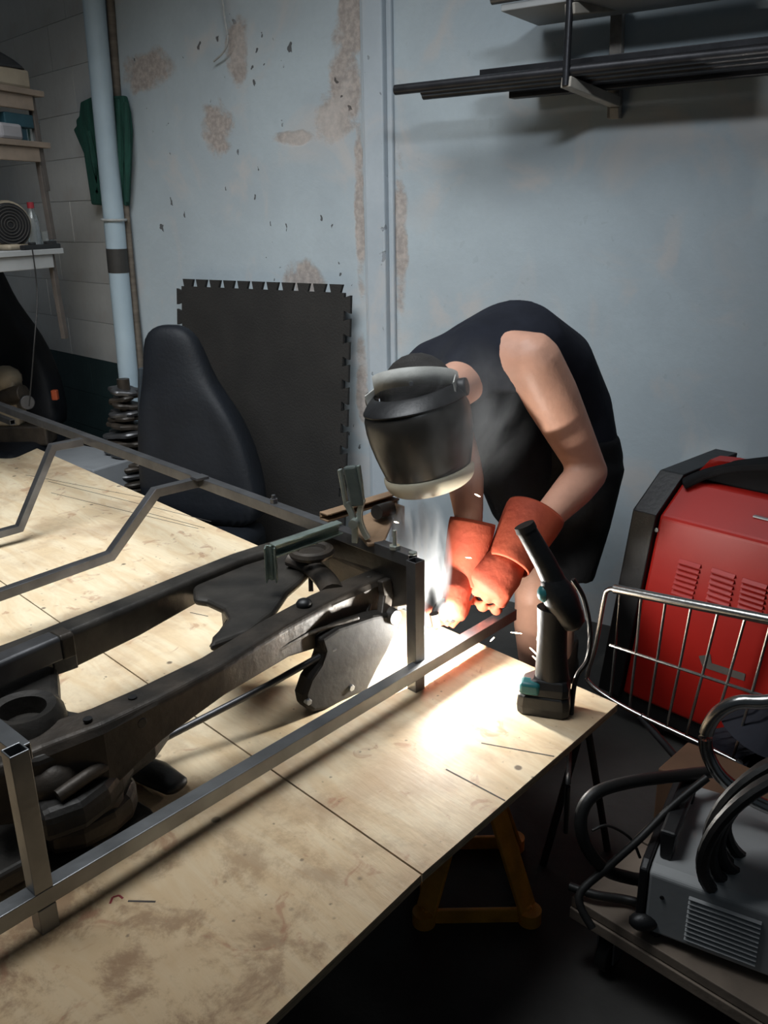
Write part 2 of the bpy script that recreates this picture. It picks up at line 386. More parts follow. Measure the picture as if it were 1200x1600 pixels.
# block wall to the left with a dark green dado
LD = V((.70, -.714, 0)).normalized()
PL0 = V((PC.x, PC.y, 0)) - LD*2.6
m_block = wall_mat('whitewashed_block', (.66, .66, .64), (.54, .55, .54), [], .12)
wl = wall_obj('wall_left', PL0, LD, 2.6, 3.3, .1, m_block)
# individual blocks: courses of 0.4 x 0.19 laid 6 mm proud with recessed joints
LN = V((-LD.y, LD.x, 0)) * -1
if LN.dot(V((0, -1, 0))) < 0: LN = -LN
zd = PL(130, 556, PL0+LD*2.5, LD).z
course = 0
bl_meshes = {}
for r in range(0, 11):
    z0 = zd - .40 + r*.20 if r else zd-.40
    off = 0 if r % 2 else .2
    for c in range(-1, 4):
        s1 = 2.6-.02-off-c*.4; s0 = s1-.4
        s1 = min(s1, 2.58); s0 = max(s0, 1.2)
        if s1-s0 < .05: continue
        z1 = z0+.20
        green = z1 <= zd+.01
        key = (round(s1-s0, 3), green)
        if key not in bl_meshes:
            mb = MB().box((0, 0, 0), (s1-s0-.002, .007, .198))
            me = bpy.data.meshes.new('block'); me.from_pydata([tuple(p) for p in mb.v], [], mb.f)
            me.materials.append(M['green'] if green else m_block); bl_meshes[key] = me
        o = bpy.data.objects.new('block', bl_meshes[key]); COL.objects.link(o); o.parent = wl
        o.location = ((s0+s1)/2, -.004+random.uniform(-.0015, .0015), (z0+z1)/2)
lo = MB().box((1.9, -.004, (zd-.4)/2), (1.36, .014, zd-.4-.006)); me = bpy.data.meshes.new('dado'); me.from_pydata([tuple(p) for p in lo.v], [], lo.f); me.materials.append(M['green'])
o = bpy.data.objects.new('dado', me); COL.objects.link(o); o.parent = wl
# loose cable hanging from the top of the wall
cp = spline([W(340, -60, .03), W(350, 20, .04), W(356, 60, .04), W(350, 80, .03), W(334, 96, .02)])
tag(obj('hanging_cable', MB().rod(cp, .004, 8), M['cord'], smooth=True), 'thin grey cable end hanging down the upper plaster wall', 'cable')

# ================================================================== DOWNPIPE AND PARASOL
g = thing('downpipe', V((PC.x, PC.y, 0))+WN*.09, 'pale blue painted drainpipe in the wall corner', 'pipe')
pa = W(146, 0, .09); pb = W(200, 580, .09)
pd = (pb-pa).normalized(); pt = pa - pd*.6; pbot = pb + pd*((pb.z-.02)/max(.01, -pd.z))
obj('pipe_body', MB().rod([pt, pa, pb, pbot], .048, 24), M['pipe'], g, smooth=True)
mid = pa + (pb-pa)*((390-0)/580.)
obj('tape_band', MB().rod([mid-pd*.055, mid+pd*.055], .0495, 24), M['tape'], g, smooth=True, label='dark brown band taped round the pipe')
fold = thing('folded_parasol', W(215, 560, .04)*1.0, 'folded dark green canvas parasol with wooden pole behind the pipe', 'parasol')
def pp(x, y, o=.03): return W(x, y, o)
can = MB()
poly = [(133, 160), (150, 152), (200, 150), (206, 175), (209, 205), (207, 260), (204, 322), (150, 320), (144, 280), (138, 240), (122, 203), (127, 197), (126, 188), (131, 182)]
can.prism([pp(x, y, .015) for x, y in poly], WN*.03)
obj('canopy', can, M['canvas'], fold, bevel=.008)
for x0, y0, x1, y1 in [(185, 155, 190, 318), (197, 160, 199, 315), (140, 205, 152, 300)]:
    obj('fold_ridge', MB().rod([pp(x0, y0, .045), pp((x0+x1)/2+2, (y0+y1)/2, .052), pp(x1, y1, .045)], [.012, .018, .008], 8), M['canvas'], fold, smooth=True)
obj('pole', MB().rod([pp(170, -30, .014), pp(184, 160, .012), pp(196, 330, .03), pp(222, 590, .03)], .019, 12), M['pole'], fold, smooth=True)
cm = pa + (pb-pa)*(324/580.)
tag(obj('tie_cord', MB().ring(cm, pd+V((0, 0, .08)), .055, .006, 28, 8), M['cord'], smooth=True), 'pale cord tied round the pipe and the green parasol', 'cord')

# ================================================================== TUBE RACK ON THE RIGHT
rk = thing('wall_rack', W(965, 185, 0), 'wooden wall rack bracket holding the steel tubes at top right', 'rack')
obj('batten', MB().prism([W(953, 186), W(972, 186), W(980, -40), W(961, -40)], WN*.03), M['batten'], rk, bevel=.003)
tipL = W(884, 128, .30); 
arm0 = W(962, 160, .03)
obj('arm', MB().bar([arm0, tipL], .035, .03), M['bracket'], rk, bevel=.003)
obj('brace', MB().bar([W(962, 184, .015), arm0+UP*-.01], .03, .03, hint=WD), M['bracket'], rk, bevel=.003)
tipU = W(890, 14, .30)
obj('upper_arm', MB().bar([W(975, 8, .03), tipU], .035, .03), M['bracket'], rk, bevel=.003)
obj('rod', MB().rod([tipL-UP*.01, tipU+UP*.08], .011, 10), M['tubed'], rk, smooth=True)
# upper plank
a = tipU+UP*.02; PLK = MB()
PLK.prism([a-WD*.22, a+WD*.9, a+WD*.9-WN*.27, a-WD*.22-WN*.27], UP*.02)
tag(obj('upper_plank', PLK, M['greyp'], bevel=.003), 'grey plank resting on the upper arm of the tube rack', 'plank')
tag(obj('steel_tube', MB().rod([a-WD*.25+UP*.035, a+WD*.9+UP*.035], .014, 10), M['steel'], smooth=True), 'dark steel tube lying on the upper grey plank', 'tube')
# tubes: (left px, left py, off) run parallel to the wall resting on the arm
AD = (tipL-arm0).normalized()
tubes = [(618, 148, .285, 0, .016, 'longest thin steel tube, its bright end reaching furthest left on the rack', 'r'),
         (660, 142, .235, .002, .017, 'dark steel tube just behind the longest one on the rack', 'r'),
         (662, 154, .20, .0, .015, 'short-ended steel tube under the front of the tube bundle', 'r'),
         (754, 110, .17, .034, .022, 'square dark steel tube starting highest on the rack', 's'),
         (800, 118, .115, .0, .020, 'dark steel tube in the middle of the rack bundle', 's'),
         (830, 112, .055, .030, .024, 'thick steel tube lying nearest the wall on the rack', 'r')]
for (x, y, off, dz, r, lab, k) in tubes:
    t = (off-.03)/.27
    base = arm0 + (tipL-arm0)*t + UP*(.016+r+dz)
    # start point: same distance off the wall, moved left along the wall to the pixel column
    P = W(x, y, off); s = (P-base).dot(WD)
    A = base + WD*s; B = base + WD*1.5
    if k == 's': mb = MB().bar([A, B], r*2, r*2)
    else: mb = MB().rod([A, B], r, 14)
    tag(obj('steel_tube', mb, M['tubed'], smooth=(k == 'r'), bevel=.002 if k == 's' else 0), lab, 'tube', None)

# ================================================================== RUBBER MAT
mt = MB()
c = [W(287, 447, .05), W(541, 463, .05)]
tl = W(287, 447, .06); tr = W(541, 463, .06)
ex = (tr-tl); ex.z = 0; wid = ex.length; ex.normalize(); hgt = tl.z
dn = (V((0, 0, -1))*1.0 + WN*.10).normalized()
outl = []
nt_ = 11; tw = wid/nt_
def tooth(p, q, out, n, first):
    """dovetail teeth between p and q"""
    d = (q-p)/n; res = []
    for i in range(n):
        s = p+d*i
        res += [s + d*.20, s + d*.10 + out*.032, s + d*.88 + out*.032, s + d*.76]
    return res
BL = tl + dn*(hgt/abs(dn.z)-.02); BR = BL + ex*wid; TR = tl + ex*wid
outl += [tl]+tooth(tl, TR, -dn, 11, 0)
outl += [TR]+tooth(TR, BR, ex, 13, 0)
outl += [BR, BL]+tooth(BL, tl, -ex, 13, 0)
mt.prism(outl, dn.cross(ex)*.014)
o = obj('rubber_mat', mt, M['rubber']); tag(o, 'large black rubber floor mat with jigsaw edges leaning on the wall', 'mat')

# ================================================================== SEATS
def seat(name, px, py, d, label, sc=1, lean=.1, yaw=0.0):
    top = Y(px, py, d)
    fwd = V((math.sin(yaw), -math.cos(yaw), 0)); side = V((math.cos(yaw), math.sin(yaw), 0))
    g = thing(name, V((top.x, top.y, 0)), label, 'seat')
    hh = top.z
    # backrest profile from the top down: (drop, half width, half depth, forward shift, side shift)
    rows = [(0, .03, .02, 0, .01), (.012, .075, .04, 0, .01), (.05, .115, .055, 0, .01), (.13, .135, .065, .0, .02), (.22, .155, .075, .01, .035),
            (.32, .20, .085, .02, .07), (.42, .235, .09, .03, .095), (.55, .26, .10, .05, .12), (.70, .27, .10, .08, .14), (.80, .25, .09, .10, .15)]
    rings = []
    for dr, hw, hd, fs, ss in rows:
        c = top - UP*dr*sc + fwd*fs + side*ss*sc; ring = []
        for k in range(28):
            th = 2*PI*k/28; cx = math.copysign(abs(math.cos(th))**.75, math.cos(th)); cy = math.copysign(abs(math.sin(th))**.75, math.sin(th))
            bol = .035*max(0, abs(cx)-.55)/.45 if dr > .25 else 0
            ring.append(c + side*cx*hw*sc + fwd*(cy*hd*sc + (bol if cy > 0 else 0)))
        rings.append(ring)
    obj('backrest', MB().loft(rings[::-1]), M['vinyl'], g, smooth=True, subsurf=1)
    obj('side_trim', MB().rod([top-UP*.18*sc-side*.13*sc+fwd*-.02, top-UP*.35*sc-side*.14*sc-fwd*.01, top-UP*.6*sc-side*.14*sc+fwd*.0, top-UP*.8*sc-side*.10*sc+fwd*.03], [(.05, .02), (.06, .022), (.07, .025), (.05, .02)], 10, hint=fwd), M['seatshell'], g, smooth=True)
    cz = max(.18, hh-.86*sc); cc = V((top.x, top.y, 0))+side*.14*sc+fwd*.28
    obj('cushion', MB().box(cc+UP*(cz), (.5*sc, .5, .15), (side, -fwd, UP)), M['vinyl'], g, bevel=.05, smooth=True, seg=4)
    for sg in (-1, 1):
        obj('seat_rail', MB().bar([cc+side*sg*.18*sc-fwd*.24+UP*.02, cc+side*sg*.18*sc+fwd*.24+UP*.02], .03, .04), M['steel'], g, bevel=.003)
        for q in (-.2, .2):
            obj('rail_leg', MB().bar([cc+side*sg*.18*sc+fwd*q, cc+side*sg*.18*sc+fwd*q+UP*(cz-.07)], .025, .03, hint=side), M['steel'], g)
    return g, top, side, fwd
seat('car_seat', 262, 507, 3.52, 'black car seat with high tapered back in front of the rubber mat', 1.0, yaw=-.25)
g2, t2, s2_, f2_ = seat('car_seat', -48, 392, 4.5, 'black car seat cut off by the left edge below the shelves', 1.12, yaw=-.2)
ob = Y(86, 617, 4.2)
obj('buckle', MB().box(ob, (.03, .03, .05)), M['orange'], g2, bevel=.006, label='small orange seat belt buckle')

# ================================================================== RIBBED STACK BEHIND THE SEAT
bt = W(192, 592, .26); bb = V((bt.x, bt.y, 0)); hb = bt.z
g = thing('ribbed_strut', bb, 'dark ragged stack of ribbed rings standing between pipe and car seat', 'car part')
obj('core', MB().rod([bb, bb+UP*hb], .03, 12), M['dark2'], g, smooth=True)
for k in range(22):
    z = .03 + (hb-.05)*k/22; R = .17 - .11*k/22 + random.uniform(-.012, .012)
    rings = []
    th0 = random.uniform(0, 6)
    prof = [(.03, -.008), (R, -.012), (R+.004, 0), (R, .008), (.03, .012)]
    rr = []
    for rad, dz in prof:
        rr.append([bb + UP*(z+dz) + V((math.cos(a)*(rad*(1+.2*math.sin(a*7+th0)*(rad > .05))), math.sin(a)*rad*(1+.12*math.sin(a*5+th0)*(rad > .05)), .01*math.sin(a+th0))) for a in [2*PI*q/26 for q in range(26)]])
    obj('rib', MB().loft(rr), M['dark2'] if k % 3 else M['steel'], g, smooth=True)
# grey carton-like box and dark case on the floor behind the table, left
q = Y(128, 700, 4.05)
tag(obj('metal_box', MB().box(V((q.x, q.y, .21)), (.50, .28, .42), (WD, -WN, UP)), M['grey'], bevel=.008), 'low grey metal box on the floor behind the far table edge', 'box')
q = Y(62, 640, 4.45)
tag(obj('floor_case', MB().box(V((q.x, q.y, .22)), (.42, .28, .44), (WD, -WN, UP)), M['black'], bevel=.02), 'black case on the floor left of the grey metal box', 'case')
# engine-like bits at the left edge, on the black case
g = thing('carburettor', V((Y(20, 592, 4.2).x, 4.2, TZ)), 'grey and brown cast metal engine part at the left edge behind the tube frame', 'engine part')
e = Y(8, 592, 4.2)
obj('casting', MB().ball(e, (.08, .08, .065)).box(V((e.x, e.y, (e.z+TZ)/2+.05)), (.12, .12, e.z-TZ-.10)), M['beige'], g, smooth=True, bevel=.012)
obj('flange', MB().cyl(Y(22, 618, 4.15), (1, -.3, .2), .045, .12), M['dark2'], g, smooth=True, bevel=.004)
obj('port', MB().cyl(Y(38, 628, 4.15), (.6, -.8, .1), .035, .12), M['steel'], g, smooth=True, bevel=.004)
obj('foot_block', MB().box(V((e.x+.05, e.y, TZ+.052)), (.28, .14, .10)), M['dark2'], g, bevel=.01)

# ================================================================== SHELVES AT THE LEFT
SD = V((.35, .94, 0)).normalized()                    # front edge runs towards the wall
def shelf(xe, ye, d, label, thick, m, lip=True, brk=True):
    E = Y(xe, ye, d); sideL = V((-.94, .35, 0))
    g = thing('shelf', E, label, 'shelf')
    A = E - SD*1.0; 
    obj('board', MB().prism([A, E, E+sideL*.35, A+sideL*.35], UP*thick), m, g, bevel=.002)
    if lip: obj('front_rail', MB().prism([A-UP*.055+sideL*.01, E-SD*.06-UP*.055+sideL*.01, E-SD*.06-UP*.055+sideL*.03, A-UP*.055+sideL*.03], UP*.054), M['shelfw'] if m != M['greyp'] else m, g, bevel=.002)
    obj('end_bracket', MB().bar([E-SD*.05+sideL*.03-UP*.0, E-SD*.03+sideL*.03-UP*.36], .022, .025, hint=SD), M['sbrk'], g, bevel=.002)
    return E, sideL, g
E1_, sl, _ = shelf(70, 152, 3.9, 'top wooden shelf at the left edge', .022, M['shelfw'])
E2_, sl, _ = shelf(80, 232, 3.9, 'middle wooden shelf at the left edge', .022, M['shelfw'])
E3_, sl, _ = shelf(100, 396, 3.9, 'lowest grey shelf at the left edge with fan and bottle', .022, M['greyp'])
def on(E, s, b, z=.022): return E - SD*s + sl*b + UP*z
# top shelf: dark bag/case
p = on(E1_, .20, .11)
g = thing('tool_case', p, 'dark sloping case with beige side on the top left shelf', 'case')
ax = (SD, sl, UP)
obj('case_body', MB().prism([p+SD*.14-sl*.10, p+SD*.14+sl*.10, p-SD*.3+sl*.10, p-SD*.3-sl*.10], UP*.07), M['beige'], g, bevel=.01)
obj('case_lid', MB().prism([p-SD*.32+sl*-.105+UP*.05, p+SD*.13-sl*.105+UP*.07, p+SD*.06-sl*.105+UP*.10, p-SD*.3-sl*.105+UP*.20], sl*.2), M['black'], g, bevel=.012)
# middle shelf: blue box, papers, jar
p = on(E2_, .12, .08)
tag(obj('blue_carton', MB().box(p+UP*.075-SD*.02, (.16, .12, .05), ax).box(p+UP*.025-SD*.0, (.05, .10, .05), ax), M['bluebox'], bevel=.004), 'dark blue carton raised on the middle left shelf', 'box')
p = on(E2_, .20, .035)
tag(obj('pale_packet', MB().box(p+UP*.03, (.12, .05, .06), (SD, sl, UP)), M['whitep'], bevel=.012), 'small pale packet beside the blue carton on the middle shelf', 'packet')
p = on(E2_, .035, .05)
g = thing('glass_jar', p, 'small glass jar at the end of the middle left shelf', 'jar')
obj('jar_body', MB().cyl(p+UP*.035, UP, .028, .07), M['glass'], g, smooth=True, bevel=.004)
obj('jar_lid', MB().cyl(p+UP*.077, UP, .03, .012), M['steel_l'], g, smooth=True)
# lowest shelf: fan/speaker, bottle, clutter
p = on(E3_, .20, .10)
g = thing('desk_fan', p, 'beige drum-shaped fan with dark round front on the lowest left shelf', 'fan')
axf = (SD*-.45-sl*.9).normalized()
obj('fan_housing', MB().cyl(p+UP*.10-axf*.04, axf, .095, .12, 28).box(p+UP*.012, (.12, .1, .024), ax), M['beige'], g, smooth=True, bevel=.01)
obj('fan_front', MB().cyl(p+UP*.10+axf*.025, axf, .085, .02, 28), M['black'], g, smooth=True, bevel=.006)
for k in range(6):
    rr = .014+.012*k; obj('grille_ring', MB().ring(p+UP*.10+axf*.038, axf, rr, .002, 24, 6), M['tape'], g, smooth=True)
p = on(E3_, .095, .06)
g = thing('bottle', p, 'clear plastic bottle with dark red cap on the lowest left shelf', 'bottle')
obj('bottle_body', MB().rod([p+UP*.0, p+UP*.10, p+UP*.13, p+UP*.155, p+UP*.165], [.027, .027, .022, .010, .010], 16), M['glass'], g, smooth=True)
obj('cap', MB().cyl(p+UP*.175, UP, .014, .024), M['redcap'], g, smooth=True)
p = on(E3_, .12, .015)
tag(obj('clutter_tray', MB().box(p+UP*.010, (.22, .026, .02), ax).box(p+UP*.022+SD*.06, (.06, .022, .02), ax).box(p+UP*.024-SD*.05, (.03, .02, .012), ax), M['black'], bevel=.004), 'low black tray of small parts along the lowest left shelf edge', 'tray')
p = on(E3_, .02, .06)
tag(obj('glass_tumbler', MB().rod([p, p+UP*.07], [.024, .03], 16), M['glass'], smooth=True), 'clear glass tumbler at the right end of the lowest left shelf', 'glass')
tag(obj('charger_lead', MB().rod(spline([E3_-SD*.2-sl*.01+UP*.03, E3_-SD*.22-sl*.02-UP*.15, E3_-SD*.28-sl*.02-UP*.35, E3_-SD*.34-UP*.6]), .003, 6), M['blacksoft'], smooth=True), 'thin black cord hanging from the lowest left shelf', 'cord')

# ================================================================== TABLE
def top_of(ps): return [V((p.x, p.y, TZ)) for p in ps]
cA = Z(965, 1100, TZ); cB = Z(-25, 664, TZ); J0 = Z(660, 1365, TZ); J1 = Z(34, 930, TZ)
jd = (J1-J0).normalized(); E2d = (Z(415, 1600, TZ)-J0).normalized()
J2 = J0 + jd*(J1-J0).length*1.9
g = thing('plywood_sheet', V((J0.x, J0.y, TZ-.018)), 'far pale plywood sheet of the work table, under the welder', 'plywood')
sh = [cA, cB, J2, J0]
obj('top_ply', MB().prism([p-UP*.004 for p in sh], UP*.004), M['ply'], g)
obj('core_ply', MB().prism([p-UP*.018 for p in sh], UP*.014), M['sheet'], g)
def pline(x0, y0, x1, y1, w_=.0015):
    a, b = Z(x0, y0, TZ), Z(x1, y1, TZ); t = (b-a).normalized(); n = UP.cross(t)*w_
    obj('ply_line', MB().prism([a-n, b-n, b+n, a+n], UP*.0004), M['pencil'], g)
for q in [(40, 742, 225, 778), (75, 752, 330, 815), (80, 770, 310, 826), (225, 800, 320, 825), (297, 957, 325, 963), (165, 975, 195, 987), (697, 1202, 789, 1251), (752, 1161, 866, 1182)]: pline(*q)  # drawn pencil lines; the final pair are just thin dark lines
MARKS = [(200, 1408, 243, 1409, 'pencil'), (172, 1412, 176, 1402, 'redcap'), (176, 1402, 186, 1399, 'redcap'), (186, 1399, 192, 1404, 'redcap')]
K = [J0+E2d*.004, J2+E2d*.004, J2+E2d*.85, J0+E2d*.85]
g = thing('plywood_sheet', V((J0.x, J0.y-.4, TZ-.018)), 'near stained plywood sheet of the work table, at the bottom left', 'plywood')
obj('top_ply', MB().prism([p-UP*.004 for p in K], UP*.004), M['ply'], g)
obj('core_ply', MB().prism([p-UP*.018 for p in K], UP*.014), M['sheet'], g)
for (x0, y0, x1, y1, mm) in MARKS:
    a, b = Z(x0, y0, TZ), Z(x1, y1, TZ); t = (b-a).normalized(); n = UP.cross(t)*.0018
    obj('marker_line', MB().prism([a-n, b-n, b+n, a+n], UP*.0004), M[mm], g)
# axle stands (yellow) under the table
def axle_stand(c, label, yaw=0, hgt=TZ-.02):
    g = thing('axle_stand', c, label, 'axle stand', None)
    e = V((math.cos(yaw), math.sin(yaw), 0)); n = V((-e.y, e.x, 0)); s = .118
    cs = [c+e*-s+n*-s, c+e*s+n*-s, c+e*s+n*s, c-e*s+n*s]
    apex = c+UP*(hgt-.09)
    for k in range(4):
        a = cs[k]+UP*.012; b = apex + (cs[k]-c)*.16
        obj('leg', MB().bar([a, b], .052, .01, hint=(cs[k]-c)), M['yellow'], g, bevel=.002)
        d = cs[(k+1) % 4]; obj('foot_rail', MB().bar([cs[k]+UP*.018, d+UP*.018], .010, .036), M['yellow'], g, bevel=.002)
        obj('foot_pad', MB().cyl(cs[k]+UP*.016, UP, .026, .032), M['yellow'], g, smooth=True)
    obj('collar', MB().box(apex+UP*.01, (.055, .055, .05), (e, n, UP)), M['yellow'], g, bevel=.003)
    obj('post', MB().box(apex+UP*.035, (.03, .03, .09), (e, n, UP)), M['dark'], g, bevel=.002)
    obj('saddle', MB().box(apex+UP*.082, (.10, .045, .014), (e, n, UP)), M['dark'], g, bevel=.004)
    return g
fl = Z(745, 1441, 0)
axle_stand(V((fl.x, fl.y+.12, 0)), 'yellow steel axle stand under the right edge of the plywood table', yaw=.0)
axle_stand(V((-.75, 1.7, 0)), 'yellow steel axle stand in the dark under the middle of the table', yaw=.5)
axle_stand(V((-1.5, 3.3, 0)), 'yellow steel axle stand under the far left of the table', yaw=.3)
axle_stand(V((-.55, .95, 0)), 'yellow steel axle stand under the near left of the table', yaw=.3)
# dark trestle at the right corner
g = thing('steel_trestle', V((.45, 1.75, 0)), 'thin dark steel trestle under the far right table corner', 'trestle')
c1 = Z(905, 1105, TZ-.02); 
tp = Z(915, 1108, TZ-.03); tq = tp+V((-.35, .38, 0))
obj('crossbar', MB().bar([tp, tq], .03, .03), M['dark'], g, bevel=.002)
for p in (tp, tq):
    for sg in (-1, 1):
        foot = V((p.x, p.y, 0))+V((.7, .2, 0))*.12*sg
        obj('leg', MB().rod([p-UP*.012, foot+UP*.004], .009, 8), M['dark'], g, smooth=True)

# ================================================================== TUBE FRAME (the work piece)
g = thing('tube_frame', V((-.5, 1.9, TZ)), 'bare square steel tube frame standing on the plywood round the old chassis', 'frame')
FB = Z(650, 1076, TZ)                      # front post foot
T = .030; ztop = TZ+.325
post_top = FB+UP*(ztop-TZ)
def hollow(pts, w, hint=UP, th=.003, m=M['steel'], name='tube', par=g, label=None):
    """square tube with real hollow ends"""
    pts = [V(p) for p in pts]; n = len(pts); ro, ri = [], []
    for i, p in enumerate(pts):
        t0 = (pts[i]-pts[i-1]).normalized() if i else (pts[1]-pts[0]).normalized()
        t1 = (pts[i+1]-pts[i]).normalized() if i < n-1 else t0
        t = (t0+t1).normalized(); a, b = orth(t, hint); k = 1/max(.5, t.dot(t1))
        for R, q in ((ro, w/2), (ri, w/2-th)):
            R.append([p + a*(sx*q*k) + b*(sy*q) for sx, sy in ((-1, -1), (1, -1), (1, 1), (-1, 1))])
    mb = MB(); mb.loft(ro, caps=False); mb.loft(ri, caps=False)
    no = len(ro)*4
    for e in (0, len(ro)-1):
        for j in range(4):
            k = (j+1) % 4; mb.f.append((e*4+j, e*4+k, no+e*4+k, no+e*4+j))
    return obj(name, mb, m, par, bevel=.0015, label=label)
hollow([FB, post_top], T, hint=DA, name='upright')
# upper far rail: along the far side, from the post to beyond the left edge of the frame
zc = ztop-T/2
R0 = Z(655, 878, zc); Rn = Z(-60, 613, zc)
rdir = (Rn-R0).normalized()
hollow([R0+rdir*.02, Rn], T, name='upper_rail')
# lower near rail
zl = TZ+.062
L0 = Z(-70, 1477, zl); L1 = Z(800, 958, zl)
ld = (L1-L0).normalized(); 
hollow([L0, L1], T, name='lower_rail', m=M['steel_l'])
# left upright with stub foot and open top
LP = Z(72, 1445, TZ)
near = L0 + ld*((LP-L0).dot(ld)); near.z = TZ
LPp = near + UP.cross(ld)*0
hollow([LPp, LPp+UP*.046], T, hint=ld, name='stub_foot', m=M['steel_l'])
zt2 = None
for k in range(200):
    z = .10+k*.002; P = LPp+UP*z; d = P-C0
    py = 800-F*(d.dot(up))/d.dot(fw)
    if py < 1172: zt2 = z; break
hollow([LPp+UP*(.062+T/2), LPp+UP*zt2], T, hint=ld, name='upright', m=M['steel_l'])
hollow([LPp+UP*(zt2-.03)+V((-.005, .03, 0)), LPp+UP*(zt2-.03)+V((-.30, .30, 0))], T, name='upper_tie', m=M['steel_l'])
# bent hoops
def hoop(pxs):
    P0 = None; pts = []
    x0, y0 = pxs[0]; v = ray(x0, y0); 
    # start on the rail
    P0 = Z(x0, y0, zc)
    for (x, y) in pxs: pts.append(PL(x, y, P0, DA))
    pts[0] = P0; pts[1].z = zc
    return pts
hp = hoop([(312, 752), (243, 772), (172, 868), (-20, 936)])
hollow(hp, T*.9, hint=V((DA.y, -DA.x, 0)), name='hoop')
hp2 = hoop([(128, 690), (82, 700), (30, 825), (-60, 850)])
hollow(hp2, T*.9, hint=V((DA.y, -DA.x, 0)), name='hoop')
hollow([Z(-30, 640, zc-.1), Z(20, 660, zc-.1)], T*.8, name='stub')
for (x, y, sz) in [(428, 786, .012), (312, 748, .02)]:
    p = Z(x, y, ztop); obj('weld_tab' if sz > .015 else 'bolt', MB().box(p+UP*.004, (sz*2, sz*2, .008), (DB, DA, UP)) if sz > .015 else MB().cyl(p+UP*.006, UP, .011, .014, 6).cyl(p+UP*.016, UP, .006, .014, 10), M['steel'], g, bevel=.001)
p = Z(617, 857, ztop); obj('bolt', MB().cyl(p+UP*.004, UP, .014, .009, 6).cyl(p+UP*.02, UP, .005, .05, 10), M['jaw'], g, bevel=.001)
p = Z(645, 866, ztop); obj('bolt', MB().cyl(p+UP*.003, UP, .010, .006, 6), M['jaw'], g, bevel=.001)

# ================================================================== OLD CHASSIS
ch = thing('chassis', V((-.4, 1.6, TZ)), 'dark oily old vehicle chassis with two long rails lying inside the tube frame', 'chassis')
def plate(px, z, th, m=M['dark'], name='plate', bevel=.006, zf=None):
    pts = [Z(x, y, (zf(x, y) if zf else z)) for x, y in px]
    return obj(name, MB().prism([p-UP*th for p in pts], UP*th), m, ch, bevel=bevel, seg=3)
def beam(sts, name, m, par=None, bev=.008):
    """box beam: stations (px, py of the top centre, z, width, height)"""
    P = [Z(x, y, z) for x, y, z, w_, h_ in sts]; rings = []
    for i, (x, y, z, w_, h_) in enumerate(sts):
        t = P[min(i+1, len(P)-1)]-P[max(i-1, 0)]; t.z = 0; t.normalize(); n = UP.cross(t)
        c = P[i]; rings.append([c-n*w_/2-UP*h_, c+n*w_/2-UP*h_, c+n*w_/2-UP*h_*.12, c+n*w_*.38, c-n*w_*.38, c-n*w_/2-UP*h_*.12])
    return obj(name, MB().loft(rings), m, par or ch, bevel=bev, seg=3)
zr = .69
beam([(-60, 1040, zr, .07, .085), (40, 1003, zr, .07, .085), (110, 974, zr, .065, .085), (200, 938, zr, .06, .08), (300, 896, zr, .055, .065), (370, 868, zr, .055, .07), (440, 846, zr, .06, .09), (520, 820, zr-.01, .06, .09)], 'far_rail', M['dark'])
beam([(-40, 1195, zr-.03, .08, .10), (60, 1150, zr-.02, .09, .14), (150, 1118, zr, .08, .13), (230, 1082, zr, .072, .085), (330, 1032, zr, .065, .066), (430, 971, zr, .068, .075), (500, 933, zr, .07, .105), (555, 908, zr, .07, .135), (595, 892, zr, .065, .13)], 'near_rail', M['dark2'])
# ridge seam on the near rail
obj('seam_flange', MB().bar([Z(250, 1108, zr-.05), Z(400, 1035, zr-.045), (Z(480, 990, zr-.045)), Z(560, 965, zr-.05)], .008, .008), M['dark2'], ch, bevel=.002)
# holes plugs as dark bushings on the near rail side
for (x, y) in [(207, 1090), (137, 1124)]:
    p = Z(x, y, zr+.001); obj('bushing', MB().cyl(p, UP, .008, .004, 14), M['black'], ch)
nA = V((DB.x, DB.y, 0))
def side_disc(x, y, z, r, m, name='bushing', th=.012):
    p = Z(x, y, z); obj(name, MB().cyl(p, DB, r, th, 20), m, ch, smooth=True, bevel=.002)
side_disc(543, 960, zr-.06, .017, M['black'])
side_disc(220, 1128, zr-.03, .010, M['black'])
# cross tower between the rails (right end)
plate([(300, 905), (420, 855), (480, 862), (486, 890), (470, 906), (450, 923), (428, 955), (390, 985), (327, 1008), (331, 992), (345, 978), (356, 963), (348, 949), (322, 937), (302, 934)], zr-.02, .022, name='cross_plate', bevel=.012)
obj('tower_web', MB().prism([Z(345, 950, zr-.05), Z(357, 966, zr-.05), Z(352, 985, zr-.05), Z(326, 1010, zr-.06), Z(332, 1004, zr-.16), Z(350, 985, zr-.16)], DB*.02), M['dark'], ch, bevel=.004)
# front crossmember: big dark pressing below the upper rail
cm_ = [(455, 835, zr+.02), (520, 835, zr+.02), (600, 868, zr+.02), (645, 888, zr+.01)]
P = [Z(x, y, z) for x, y, z in cm_]; rings = []
for i, p in enumerate(P):
    hh = [.05, .09, .11, .10][i]; n = DA*.055
    rings.append([p-UP*hh+n, p-UP*.02+n, p+n*.6, p-n*.6, p-UP*.02-n, p-UP*hh-n])
obj('crossmember', MB().loft(rings), M['dark2'], ch, bevel=.012, seg=3)
obj('spring_seat', MB().ring(Z(487, 862, zr+.03), UP, .045, .012, 28, 8).cyl(Z(487, 862, zr+.02), UP, .05, .02, 24, .04), M['dark2'], ch, smooth=True)
obj('curved_strut', MB().rod(spline([Z(455, 872, zr), Z(485, 885, zr-.01), Z(508, 905, zr-.01), Z(520, 925, zr-.01)]), [(.02, .028)]*25, 12), M['dark2'], ch, smooth=True)
obj('stud', MB().rod([Z(485, 895, zr-.03), Z(486, 924, zr-.07)], .006, 8), M['black'], ch, smooth=True)
